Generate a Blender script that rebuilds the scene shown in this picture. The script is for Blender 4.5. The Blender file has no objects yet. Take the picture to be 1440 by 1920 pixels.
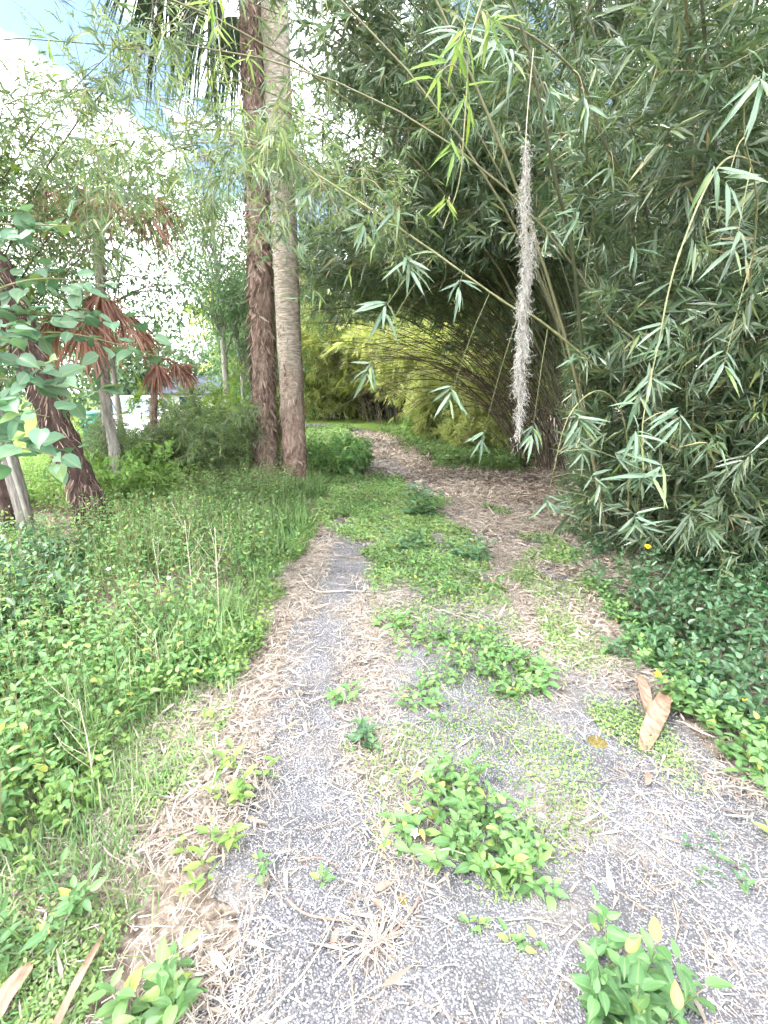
import bpy, math
import numpy as np
from mathutils import Vector, Matrix

R = math.radians
rng = np.random.default_rng(11)
scene = bpy.context.scene
col = scene.collection

# ------------------------------------------------------------------ camera
CAM_H = 1.55
PITCH = math.atan(225 / 880)
cd = bpy.data.cameras.new('camera')
cam = bpy.data.objects.new('camera', cd); col.objects.link(cam)
cam.location = (0, 0, CAM_H)
cam.rotation_euler = (R(90) - PITCH, 0, 0)
cd.sensor_fit = 'HORIZONTAL'; cd.sensor_width = 36; cd.lens = 22
cd.clip_start = 0.05; cd.clip_end = 2000
scene.camera = cam

# ------------------------------------------------------------------ world, sun, exposure
SUN_EL, SUN_AZ = 53.0, -105.0        # azimuth measured from +Y towards +X
w = bpy.data.worlds.new('World'); scene.world = w; w.use_nodes = True
nt = w.node_tree; nt.nodes.clear()
def wn(t, **k):
    n = nt.nodes.new(t)
    for a, b in k.items(): setattr(n, a, b)
    return n
out = wn('ShaderNodeOutputWorld'); bg = wn('ShaderNodeBackground'); bg.inputs[1].default_value = 0.08
sky = wn('ShaderNodeTexSky'); sky.sky_type = 'NISHITA'; sky.sun_disc = False
sky.sun_elevation = R(SUN_EL); sky.sun_rotation = R(SUN_AZ)
sky.air_density = 1.0; sky.dust_density = 0.4; sky.ozone_density = 0.3
tc = wn('ShaderNodeTexCoord'); mp = wn('ShaderNodeMapping'); mp.inputs['Scale'].default_value = (1, 1, 1.5)
mp.inputs['Location'].default_value = (7.1, 8.2, 0.9); mp.inputs['Rotation'].default_value = (0, 0, -0.42)
nz = wn('ShaderNodeTexNoise'); nz.inputs['Scale'].default_value = 1.7; nz.inputs['Detail'].default_value = 5; nz.inputs['Roughness'].default_value = 0.52
cr = wn('ShaderNodeValToRGB'); cr.color_ramp.elements[0].position = 0.405; cr.color_ramp.elements[1].position = 0.46
nz2 = wn('ShaderNodeTexNoise'); nz2.inputs['Scale'].default_value = 3.2; nz2.inputs['Detail'].default_value = 2
cr2 = wn('ShaderNodeValToRGB'); cr2.color_ramp.elements[0].color = (14.6, 15.2, 15.9, 1); cr2.color_ramp.elements[1].color = (18.4, 18.8, 19.2, 1)
cr2.color_ramp.elements[0].position = 0.3; cr2.color_ramp.elements[1].position = 0.65
mx = wn('ShaderNodeMixRGB')
L = nt.links.new
L(tc.outputs['Generated'], mp.inputs[0]); L(mp.outputs[0], nz.inputs['Vector']); L(mp.outputs[0], nz2.inputs['Vector'])
L(nz.outputs['Fac'], cr.inputs[0]); L(nz2.outputs['Fac'], cr2.inputs[0])
L(cr.outputs[0], mx.inputs[0]); L(sky.outputs[0], mx.inputs[1]); L(cr2.outputs[0], mx.inputs[2])
L(mx.outputs[0], bg.inputs[0]); L(bg.outputs[0], out.inputs[0])

sl = bpy.data.lights.new('sun', 'SUN'); sl.energy = 1.5; sl.angle = R(14); sl.color = (1.0, 0.97, 0.92)
so = bpy.data.objects.new('sun', sl); col.objects.link(so)
sd = Vector((math.sin(R(SUN_AZ)) * math.cos(R(SUN_EL)), math.cos(R(SUN_AZ)) * math.cos(R(SUN_EL)), math.sin(R(SUN_EL))))
so.rotation_euler = (-sd).to_track_quat('-Z', 'Y').to_euler(); so.location = sd * 60

vs = scene.view_settings
vs.view_transform = 'Standard'; vs.look = 'None'; vs.gamma = 1; vs.use_curve_mapping = False
vs.exposure = 2.55
scene.cycles.max_bounces = 4; scene.cycles.diffuse_bounces = 3; scene.cycles.transmission_bounces = 2
scene.cycles.use_light_tree = False; scene.cycles.debug_use_spatial_splits = True; scene.cycles.use_adaptive_sampling = True; scene.cycles.adaptive_threshold = 0.08; scene.cycles.adaptive_min_samples = 16
scene.cycles.glossy_bounces = 1; scene.cycles.transparent_max_bounces = 2
scene.cycles.use_denoising = True

# ------------------------------------------------------------------ helpers
def nrm(a):
    return a / np.maximum(np.linalg.norm(a, axis=-1, keepdims=True), 1e-9)
def A(*x): return np.array(x, dtype=float)
def U(a, b, n=None): return rng.uniform(a, b, n)

class Geo:
    def __init__(s): s.v = []; s.t = []; s.u = []; s.n = 0
    def add(s, v, t, u=None):
        if len(v) == 0: return
        v = np.asarray(v, float).reshape(-1, 3); t = np.asarray(t, np.int64).reshape(-1, 3)
        s.v.append(v); s.t.append(t + s.n); s.n += len(v)
        s.u.append(np.asarray(u, float).reshape(-1, 2) if u is not None else np.full((len(v), 2), 0.5))
    def mesh(s, name, mat, origin=(0, 0, 0), smooth=False):
        me = bpy.data.meshes.new(name)
        if s.n == 0: return me
        v = np.concatenate(s.v) - np.array(origin, float); t = np.concatenate(s.t); u = np.concatenate(s.u)
        me.vertices.add(len(v)); me.vertices.foreach_set('co', v.astype(np.float32).ravel())
        me.loops.add(len(t) * 3); me.loops.foreach_set('vertex_index', t.astype(np.int32).ravel())
        me.polygons.add(len(t)); me.polygons.foreach_set('loop_start', np.arange(0, len(t) * 3, 3, dtype=np.int32))
        if smooth: me.polygons.foreach_set('use_smooth', np.ones(len(t), dtype=bool))
        uv = me.uv_layers.new(name='UVMap'); uv.data.foreach_set('uv', u[t.ravel()].astype(np.float32).ravel())
        me.update(calc_edges=True)
        if mat: me.materials.append(mat)
        return me

def link(name, me, parent=None, kind=None):
    o = bpy.data.objects.new(name, me); col.objects.link(o)
    if parent: o.parent = parent
    if kind: o['kind'] = kind
    return o
def build(geo, name, mat, parent=None, smooth=False, kind=None):
    org = parent_loc(parent)
    return link(name, geo.mesh(name, mat, org, smooth), parent, kind)
def parent_loc(p):
    l = Vector((0, 0, 0))
    while p: l = l + p.location; p = p.parent
    return tuple(l)
def thing(name, label, cat, loc, group=None):
    o = bpy.data.objects.new(name, None); col.objects.link(o); o.location = loc
    o.empty_display_size = 0.1
    tag(o, label, cat, group); return o
def tag(o, label, cat, group=None, kind=None):
    o['label'] = label; o['category'] = cat
    if group: o['group'] = group
    if kind: o['kind'] = kind
    return o
def struct(name, geo, mat, smooth=False):
    o = build(geo, name, mat, None, smooth); o['kind'] = 'structure'; return o

LEAF = {
 'diamond': (A([0,0,0],[-.5,.36,1],[0,1,0],[.5,.36,1]), [[0,2,1],[0,3,2]]),
 'lance': (A([0,0,0],[-.42,.22,1],[0,.24,0],[.42,.22,1],[-.40,.6,1],[0,.62,0],[.40,.6,1],[0,1,0]),
           [[0,2,1],[0,3,2],[1,2,5],[1,5,4],[2,3,6],[2,6,5],[4,5,7],[5,6,7]]),
 'ovate': (A([0,0,0],[-.36,.1,1],[0,.13,0],[.36,.1,1],[-.5,.36,1],[0,.38,0],[.5,.36,1],[-.33,.7,1],[0,.72,0],[.33,.7,1],[0,1,0]),
           [[0,2,1],[0,3,2],[1,2,5],[1,5,4],[2,3,6],[2,6,5],[4,5,8],[4,8,7],[5,6,9],[5,9,8],[7,8,10],[8,9,10]]),
}
def _broad():
    rows = [.05, .18, .36, .56, .76, .92]; V = [[0, 0, 0]]; F = []
    for i, t in enumerate(rows):
        hw = .5 * math.sin(math.pi * (t ** .78)) ** .8
        for q in (-1, -.55, 0, .55, 1): V.append([hw * q, t - .03 * abs(q) + .012 * (i % 2) * abs(q), abs(q) ** 1.5 + (.25 if (i % 2 and abs(q) == 1) else 0)])
    V.append([0, 1, 0]); n = len(V) - 1
    for j in range(4): F += [[0, 2 + j, 1 + j], [n - 5 + j, n - 4 + j, n]]
    for i in range(5):
        for j in range(4): a = 1 + i * 5 + j; F += [[a, a + 1, a + 6], [a, a + 6, a + 5]]
    return np.array(V, float), F
LEAF['broad'] = _broad()
def leaves(geo, P, D, N, Ln, W, kind='diamond', droop=0.0, fold=0.18):
    """a batch of leaf blades: base points P, directions D, rough normals N"""
    n = len(P)
    if n == 0: return
    D = nrm(D); S = nrm(np.cross(D, N)); N = np.cross(S, D)
    T, F = LEAF[kind]; k = len(T); F = np.array(F)
    Ln = np.broadcast_to(np.asarray(Ln, float), (n,))[:, None, None]; W = np.broadcast_to(np.asarray(W, float), (n,))[:, None, None]
    dr = np.broadcast_to(np.asarray(droop, float), (n,))[:, None]
    s, t, h = T[:, 0][None, :, None], T[:, 1][None, :, None], T[:, 2][None, :, None]
    v = P[:, None, :] + D[:, None, :] * Ln * t + S[:, None, :] * W * s + N[:, None, :] * (W * fold * h * (np.abs(s) * 2 if kind != 'broad' else .7))
    v[:, :, 2] -= (dr * Ln[:, :, 0] * T[:, 1][None, :] ** 2)
    f = F[None] + (np.arange(n) * k)[:, None, None]
    uv = np.broadcast_to(np.stack([T[:, 0] + .5, T[:, 1]], -1)[None], (n, k, 2))
    geo.add(v, f, uv)

def sticks(geo, P0, P1, r0, r1=None):
    """a batch of straight three-sided twigs"""
    n = len(P0)
    if n == 0: return
    D = nrm(P1 - P0); X = nrm(np.cross(D, np.where(np.abs(D[:, 2:3]) > .9, A(1, 0, 0), A(0, 0, 1)))); Y = np.cross(D, X)
    r0 = np.broadcast_to(np.asarray(r0, float), (n,))[:, None]; r1 = r0 * .6 if r1 is None else np.broadcast_to(np.asarray(r1, float), (n,))[:, None]
    vs_ = []
    for P, r in ((P0, r0), (P1, r1)):
        for a in (0, 2.094, 4.189): vs_.append(P + r * (X * math.cos(a) + Y * math.sin(a)))
    v = np.stack(vs_, 1)
    f = A([0,1,4],[0,4,3],[1,2,5],[1,5,4],[2,0,3],[2,3,5]).astype(int)
    geo.add(v, f[None] + (np.arange(n) * 6)[:, None, None])

def tube(geo, P, rad, seg=6, cap=True):
    P = np.asarray(P, float); K = len(P); rad = np.broadcast_to(np.asarray(rad, float), (K,))
    T = nrm(np.gradient(P, axis=0))
    ref = A(1, 0, 0) if abs(T[0][0]) < .8 else A(0, 1, 0)
    X = np.zeros_like(P); x = ref
    for i in range(K):
        x = x - T[i] * np.dot(x, T[i]); x = x / np.linalg.norm(x); X[i] = x
    Y = np.cross(T, X)
    a = np.arange(seg) / seg * 2 * np.pi
    v = P[:, None] + rad[:, None, None] * (X[:, None] * np.cos(a)[None, :, None] + Y[:, None] * np.sin(a)[None, :, None])
    i, j = np.meshgrid(np.arange(K - 1), np.arange(seg), indexing='ij')
    a0 = i * seg + j; a1 = i * seg + (j + 1) % seg; b0 = a0 + seg; b1 = a1 + seg
    f = np.concatenate([np.stack([a0, a1, b1], -1).reshape(-1, 3), np.stack([a0, b1, b0], -1).reshape(-1, 3)])
    if cap:
        top = np.array([[(K - 1) * seg, (K - 1) * seg + q, (K - 1) * seg + q + 1] for q in range(1, seg - 1)])
        bot = np.array([[0, q + 1, q] for q in range(1, seg - 1)])
        f = np.concatenate([f, top, bot])
    uvx = np.broadcast_to((np.arange(seg) / seg)[None], (K, seg)); uvy = np.broadcast_to((np.arange(K) / (K - 1))[:, None], (K, seg))
    geo.add(v, f, np.stack([uvx, uvy], -1))
    return v

def spline(pts, k):
    """smooth curve through control points (Catmull-Rom), k points"""
    p = np.asarray(pts, float); n = len(p)
    q = np.vstack([2 * p[0] - p[1], p, 2 * p[-1] - p[-2]])
    u = np.linspace(0, n - 1 - 1e-6, k); i = u.astype(int); f = (u - i)[:, None]
    a, b, c, d = q[i], q[i + 1], q[i + 2], q[i + 3]
    return .5 * ((2 * b) + (c - a) * f + (2 * a - 5 * b + 4 * c - d) * f ** 2 + (3 * b - a - 3 * c + d) * f ** 3)

def box(geo, c, s, rz=0.0, taper=1.0):
    x, y, z = np.array(s) / 2
    v = A([-x,-y,-z],[x,-y,-z],[x,y,-z],[-x,y,-z],[-x*taper,-y*taper,z],[x*taper,-y*taper,z],[x*taper,y*taper,z],[-x*taper,y*taper,z])
    cz, sz = math.cos(rz), math.sin(rz)
    v = np.stack([v[:, 0] * cz - v[:, 1] * sz, v[:, 0] * sz + v[:, 1] * cz, v[:, 2]], -1) + np.array(c, float)
    f = [[0,2,1],[0,3,2],[4,5,6],[4,6,7],[0,1,5],[0,5,4],[1,2,6],[1,6,5],[2,3,7],[2,7,6],[3,0,4],[3,4,7]]
    geo.add(v, f)

_nt = np.random.default_rng(5).uniform(0, 1, (256, 256))
def vnoise(x, y, sc, off=0):
    x = np.asarray(x) * sc + off * 17.3 + 100; y = np.asarray(y) * sc + off * 7.7 + 100
    i = np.floor(x).astype(int); j = np.floor(y).astype(int); fx = x - i; fy = y - j
    fx = fx * fx * (3 - 2 * fx); fy = fy * fy * (3 - 2 * fy)
    g = lambda a, b: _nt[a % 256, b % 256]
    return (g(i, j) * (1 - fx) + g(i + 1, j) * fx) * (1 - fy) + (g(i, j + 1) * (1 - fx) + g(i + 1, j + 1) * fx) * fy
def inpoly(x, y, poly):
    c = np.zeros(len(x), bool); n = len(poly)
    for i in range(n):
        (x1, y1), (x2, y2) = poly[i], poly[(i + 1) % n]
        m = ((y1 > y) != (y2 > y)) & (x < (x2 - x1) * (y - y1) / (y2 - y1 + 1e-12) + x1)
        c ^= m
    return c
def scatter(poly, n, dens=None, near=1.0):
    """n points in a polygon, thinned with distance (near=1: even per square metre, >1: more close by)"""
    p = np.array(poly); x0, y0 = p.min(0); x1, y1 = p.max(0)
    X = []; Y = []; got = 0
    for _ in range(60):
        m = n * 2
        y = y0 + (y1 - y0) * rng.uniform(0, 1, m) ** near; x = U(x0, x1, m)
        k = inpoly(x + (vnoise(x, y, 3.1, 91) - .5) * .45 * np.clip(y / 2.5, .6, 2) + rng.normal(0, .05, m), y + (vnoise(x, y, 3.1, 92) - .5) * .4 + rng.normal(0, .04, m), poly)
        x, y = x[k], y[k]
        if dens is not None:
            k = rng.uniform(0, 1, len(x)) < dens(x, y); x, y = x[k], y[k]
        X.append(x); Y.append(y); got += len(x)
        if got >= n: break
    return np.concatenate(X)[:n], np.concatenate(Y)[:n]
def keep(P, mx_=1.2, mz=1.2):
    """points worth building: in or near what can be seen from about the camera's place"""
    d = np.maximum(P[:, 1], 0)
    dep = d * math.cos(PITCH) - (P[:, 2] - CAM_H) * math.sin(PITCH)
    return (P[:, 1] > 0.5) & (np.abs(P[:, 0]) < .82 * dep + mx_) & (P[:, 2] < CAM_H + .65 * d + mz) & (P[:, 2] > 0.01)

# ------------------------------------------------------------------ materials
def mat_new(name):
    m = bpy.data.materials.new(name); m.use_nodes = True
    t = m.node_tree; t.nodes.clear()
    return m, t, (lambda ty: t.nodes.new(ty)), t.links.new
def ramp(node, cols, pos=None):
    el = node.color_ramp.elements
    n = len(cols); pos = pos or [i / (n - 1) for i in range(n)]
    while len(el) < n: el.new(0.5)
    for e, c, p in zip(el, cols, pos): e.position = p; e.color = (*c, 1)
def leaf_mat(name, cols, pos=None, rough=.45, trans=.35, tint=(1.08, 1.15, .75), nscale=1.3, rib=.25, spec=.4):
    m, t, N_, L_ = mat_new(name)
    o = N_('ShaderNodeOutputMaterial'); g = N_('ShaderNodeNewGeometry'); oi = N_('ShaderNodeObjectInfo')
    ad = N_('ShaderNodeMath'); ad.operation = 'ADD'; fr = N_('ShaderNodeMath'); fr.operation = 'FRACT'
    L_(g.outputs['Random Per Island'], ad.inputs[0]); L_(oi.outputs['Random'], ad.inputs[1]); L_(ad.outputs[0], fr.inputs[0])
    cr = N_('ShaderNodeValToRGB'); ramp(cr, cols, pos); L_(fr.outputs[0], cr.inputs[0])
    nz = N_('ShaderNodeTexNoise'); nz.inputs['Scale'].default_value = nscale; nz.inputs['Detail'].default_value = 1
    L_(g.outputs['Position'], nz.inputs['Vector'])
    mr = N_('ShaderNodeMapRange'); mr.inputs['From Min'].default_value = .3; mr.inputs['From Max'].default_value = .7
    mr.inputs['To Min'].default_value = .72; mr.inputs['To Max'].default_value = 1.25; L_(nz.outputs['Fac'], mr.inputs[0])
    hs = N_('ShaderNodeHueSaturation'); L_(cr.outputs[0], hs.inputs['Color']); L_(mr.outputs[0], hs.inputs['Value'])
    # pale midrib along the blade
    uv = N_('ShaderNodeUVMap'); sx = N_('ShaderNodeSeparateXYZ'); L_(uv.outputs[0], sx.inputs[0])
    s1 = N_('ShaderNodeMath'); s1.operation = 'SUBTRACT'; s1.inputs[1].default_value = .5; L_(sx.outputs[0], s1.inputs[0])
    s2 = N_('ShaderNodeMath'); s2.operation = 'ABSOLUTE'; L_(s1.outputs[0], s2.inputs[0])
    s3 = N_('ShaderNodeMapRange'); s3.inputs['From Min'].default_value = .02; s3.inputs['From Max'].default_value = .07
    s3.inputs['To Min'].default_value = rib; s3.inputs['To Max'].default_value = 0; L_(s2.outputs[0], s3.inputs[0])
    mr2 = N_('ShaderNodeMixRGB'); L_(s3.outputs[0], mr2.inputs[0]); L_(hs.outputs[0], mr2.inputs[1]); mr2.inputs[2].default_value = (.3, .36, .16, 1)
    p = N_('ShaderNodeBsdfPrincipled'); p.inputs['Roughness'].default_value = rough; p.inputs['Specular IOR Level'].default_value = spec
    L_(mr2.outputs[0], p.inputs['Base Color'])
    tl = N_('ShaderNodeBsdfTranslucent'); mt = N_('ShaderNodeMixRGB'); mt.blend_type = 'MULTIPLY'; mt.inputs[0].default_value = 1
    L_(hs.outputs[0], mt.inputs[1]); mt.inputs[2].default_value = (*tint, 1); L_(mt.outputs[0], tl.inputs[0])
    ms = N_('ShaderNodeMixShader'); ms.inputs[0].default_value = trans
    L_(p.outputs[0], ms.inputs[1]); L_(tl.outputs[0], ms.inputs[2]); L_(ms.outputs[0], o.inputs[0])
    return m
def noise_mat(name, cols, scale=20, detail=6, rough=.85, stretch=(1, 1, 1), bump=.4, dist=.01, pos=None, island=0.0, spec=.25, metal=0):
    m, t, N_, L_ = mat_new(name)
    o = N_('ShaderNodeOutputMaterial'); p = N_('ShaderNodeBsdfPrincipled'); p.inputs['Roughness'].default_value = rough
    p.inputs['Specular IOR Level'].default_value = spec; p.inputs['Metallic'].default_value = metal
    tc = N_('ShaderNodeTexCoord'); mp = N_('ShaderNodeMapping'); mp.inputs['Scale'].default_value = stretch
    nz = N_('ShaderNodeTexNoise'); nz.inputs['Scale'].default_value = scale; nz.inputs['Detail'].default_value = detail; nz.inputs['Roughness'].default_value = .62
    cr = N_('ShaderNodeValToRGB'); ramp(cr, cols, pos or [.3 + .4 * i / max(1, len(cols) - 1) for i in range(len(cols))])
    g = N_('ShaderNodeNewGeometry'); oi = N_('ShaderNodeObjectInfo')
    L_(g.outputs['Position'], mp.inputs[0]); L_(mp.outputs[0], nz.inputs['Vector'])
    src = nz.outputs['Fac']
    if island:
        a = N_('ShaderNodeMath'); a.operation = 'ADD'; L_(g.outputs['Random Per Island'], a.inputs[0]); L_(oi.outputs['Random'], a.inputs[1])
        b = N_('ShaderNodeMath'); b.operation = 'FRACT'; L_(a.outputs[0], b.inputs[0])
        mm = N_('ShaderNodeMix'); mm.inputs[0].default_value = island; L_(nz.outputs['Fac'], mm.inputs[2]); L_(b.outputs[0], mm.inputs[3])
        src = mm.outputs[0]
    L_(src, cr.inputs[0]); L_(cr.outputs[0], p.inputs['Base Color'])
    bp = N_('ShaderNodeBump'); bp.inputs['Strength'].default_value = bump; bp.inputs['Distance'].default_value = dist
    L_(nz.outputs['Fac'], bp.inputs['Height']); L_(bp.outputs[0], p.inputs['Normal']); L_(p.outputs[0], o.inputs[0])
    return m
def plain(name, c, rough=.5, metal=0, spec=.5, alpha=None):
    m, t, N_, L_ = mat_new(name); o = N_('ShaderNodeOutputMaterial'); p = N_('ShaderNodeBsdfPrincipled')
    nz = N_('ShaderNodeTexNoise'); nz.inputs['Scale'].default_value = 9; nz.inputs['Detail'].default_value = 4
    cr = N_('ShaderNodeValToRGB'); ramp(cr, [tuple(x * .86 for x in c), c], [.35, .65]); L_(nz.outputs['Fac'], cr.inputs[0])
    L_(cr.outputs[0], p.inputs['Base Color'])
    p.inputs['Roughness'].default_value = rough; p.inputs['Metallic'].default_value = metal; p.inputs['Specular IOR Level'].default_value = spec
    L_(p.outputs[0], o.inputs[0]); return m

M = {}
M['bamboo_leaf'] = leaf_mat('bamboo_leaf', [(.058,.10,.054),(.082,.135,.074),(.108,.165,.094),(.145,.195,.075),(.19,.2,.07),(.34,.27,.17)], [0,.35,.7,.92,.97,1], rough=.33, trans=.3, spec=.75)
M['bamboo_leaf_near'] = leaf_mat('bamboo_leaf_near', [(.075,.14,.085),(.10,.17,.11),(.13,.20,.12),(.16,.25,.05)], [0,.4,.85,1], rough=.32, trans=.3, spec=.75)
M['bamboo_leaf_fresh'] = leaf_mat('bamboo_leaf_fresh', [(.10,.19,.03),(.15,.25,.035),(.22,.28,.03)], rough=.4, trans=.42)
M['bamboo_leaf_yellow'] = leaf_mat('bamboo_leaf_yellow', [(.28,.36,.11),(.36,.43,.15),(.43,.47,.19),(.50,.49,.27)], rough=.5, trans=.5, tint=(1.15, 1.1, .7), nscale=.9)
M['bamboo_leaf_pale'] = leaf_mat('bamboo_leaf_pale', [(.08,.13,.075),(.115,.175,.10),(.15,.22,.09),(.21,.26,.08)], rough=.4, trans=.35)
M['weed'] = leaf_mat('weed', [(.090,.19,.070),(.125,.255,.09),(.17,.31,.10),(.25,.36,.10),(.42,.40,.10)], [0,.4,.85,.96,1], rough=.5, trans=.35, nscale=1.8)
M['weed_mid'] = leaf_mat('weed_mid', [(.06,.14,.05),(.085,.185,.07),(.12,.23,.08),(.3,.32,.08)], [0,.5,.95,1], rough=.5, trans=.3, nscale=3)
M['weed_yellow'] = leaf_mat('weed_yellow', [(.13,.25,.07),(.18,.31,.08),(.24,.36,.09)], rough=.5, trans=.4)
M['weed_dark'] = leaf_mat('weed_dark', [(.036,.092,.042),(.052,.125,.056),(.072,.155,.068)], rough=.35, trans=.22, spec=.5)
M['weed_blue'] = leaf_mat('weed_blue', [(.05,.12,.06),(.07,.15,.075),(.10,.19,.07)], rough=.5, trans=.3)
M['broad_leaf'] = leaf_mat('broad_leaf', [(.09,.19,.11),(.125,.235,.145),(.16,.265,.16),(.22,.31,.09)], [0,.45,.93,1], rough=.45, trans=.3, rib=.4)
M['tiny_leaf'] = leaf_mat('tiny_leaf', [(.095,.18,.065),(.14,.245,.08),(.185,.285,.09),(.25,.32,.11)], rough=.55, trans=.3)
M['grass'] = leaf_mat('grass', [(.09,.19,.07),(.13,.24,.09),(.18,.28,.10),(.28,.31,.18)], rough=.55, trans=.3)
M['tree_leaf'] = leaf_mat('tree_leaf', [(.075,.14,.075),(.105,.18,.095),(.14,.22,.09)], rough=.5, trans=.35, nscale=.5)
M['far_leaf'] = leaf_mat('far_leaf', [(.07,.12,.07),(.10,.16,.09),(.13,.19,.09)], rough=.6, trans=.3, nscale=.3)
M['palm_green'] = leaf_mat('palm_green', [(.018,.035,.020),(.028,.05,.028),(.045,.075,.035)], rough=.4, trans=.15)  # palm fronds; also the leaves coloured as shade behind the path bend
M['dead_frond'] = leaf_mat('dead_frond', [(.16,.07,.05),(.26,.115,.08),(.33,.17,.13),(.38,.26,.2)], rough=.8, trans=.2, tint=(1.2, .8, .6), rib=.1)
M['straw'] = noise_mat('straw', [(.13,.10,.08),(.23,.19,.155),(.32,.28,.24),(.42,.38,.335)], scale=3, island=.85, pos=[.05,.35,.7,.98], bump=.1, rough=.75)
M['litter'] = noise_mat('litter', [(.14,.10,.075),(.27,.21,.165),(.38,.315,.255),(.50,.435,.365)], scale=3, island=.85, pos=[.05,.35,.7,.98], bump=.1, rough=.8)
M['chip'] = noise_mat('chip', [(.06,.06,.068),(.12,.12,.135),(.20,.20,.22),(.36,.36,.375)], scale=30, island=.8, pos=[.1,.35,.65,.95], bump=.2, rough=.7)
M['twig'] = noise_mat('twig', [(.07,.08,.035),(.15,.15,.07),(.24,.21,.12)], scale=14, island=.7, pos=[.1,.5,.9], rough=.6)
M['culm'] = noise_mat('culm', [(.035,.042,.022),(.075,.082,.04),(.16,.15,.08)], scale=5, stretch=(1, 1, .25), rough=.5, bump=.1, island=.5, pos=[.2,.5,.8], spec=.35)
M['culm_brown'] = noise_mat('culm_brown', [(.045,.035,.022),(.09,.068,.042),(.16,.125,.08)], scale=5, stretch=(1, 1, .25), rough=.6, bump=.1, island=.6, pos=[.2,.5,.85])
M['cane'] = noise_mat('cane', [(.10,.115,.055),(.17,.175,.085),(.26,.24,.13)], scale=8, rough=.45, bump=.05)
M['bark_shaggy'] = noise_mat('bark_shaggy', [(.06,.042,.033),(.135,.095,.075),(.22,.165,.135),(.33,.265,.225)], scale=9, stretch=(2, 2, 1), rough=.95, bump=.8, dist=.03)
M['bark_fibre'] = noise_mat('bark_fibre', [(.07,.046,.036),(.16,.105,.082),(.26,.185,.15),(.40,.33,.28)], scale=4, island=.8, pos=[.05,.4,.75,1], rough=.95, bump=.2)
M['bark_dark'] = noise_mat('bark_dark', [(.022,.014,.012),(.05,.032,.027),(.10,.072,.06)], scale=10, stretch=(2, 2, .7), rough=.95, bump=.8, dist=.03)
M['bark_grey'] = noise_mat('bark_grey', [(.12,.11,.095),(.22,.205,.18),(.34,.32,.29)], scale=9, stretch=(2, 2, .5), rough=.9, bump=.4)
M['post_wood'] = noise_mat('post_wood', [(.07,.062,.052),(.15,.135,.12),(.25,.23,.21)], scale=10, stretch=(6, 6, .5), rough=.9, bump=.5)
M['sheath'] = noise_mat('sheath', [(.10,.06,.042),(.21,.135,.095),(.31,.225,.17)], scale=14, stretch=(4, 1, 1), rough=.75, bump=.6, dist=.004)
M['red_strip'] = noise_mat('red_strip', [(.14,.07,.05),(.24,.13,.10),(.32,.2,.16)], scale=30, rough=.75, bump=.2)
M['spanish_moss'] = noise_mat('spanish_moss', [(.26,.25,.22),(.38,.37,.34),(.52,.51,.48)], scale=8, island=.8, pos=[.05,.5,.95], rough=.9, bump=.1)
M['dry_stem'] = noise_mat('dry_stem', [(.28,.24,.17),(.40,.36,.27),(.5,.46,.37)], scale=20, rough=.8, bump=.1)
M['moss_brown'] = noise_mat('moss_brown', [(.05,.038,.012),(.11,.085,.028),(.16,.14,.05)], scale=120, rough=.95, bump=.8, dist=.006)
M['yellow'] = plain('yellow_petal', (.75, .42, .01), .6); M['orange'] = plain('orange_centre', (.5, .2, .01), .7); M['white_petal'] = plain('white_petal', (.75, .75, .72), .6)
M['stone'] = noise_mat('stone', [(.03,.03,.035),(.07,.07,.08)], scale=40, rough=.9)

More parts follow.
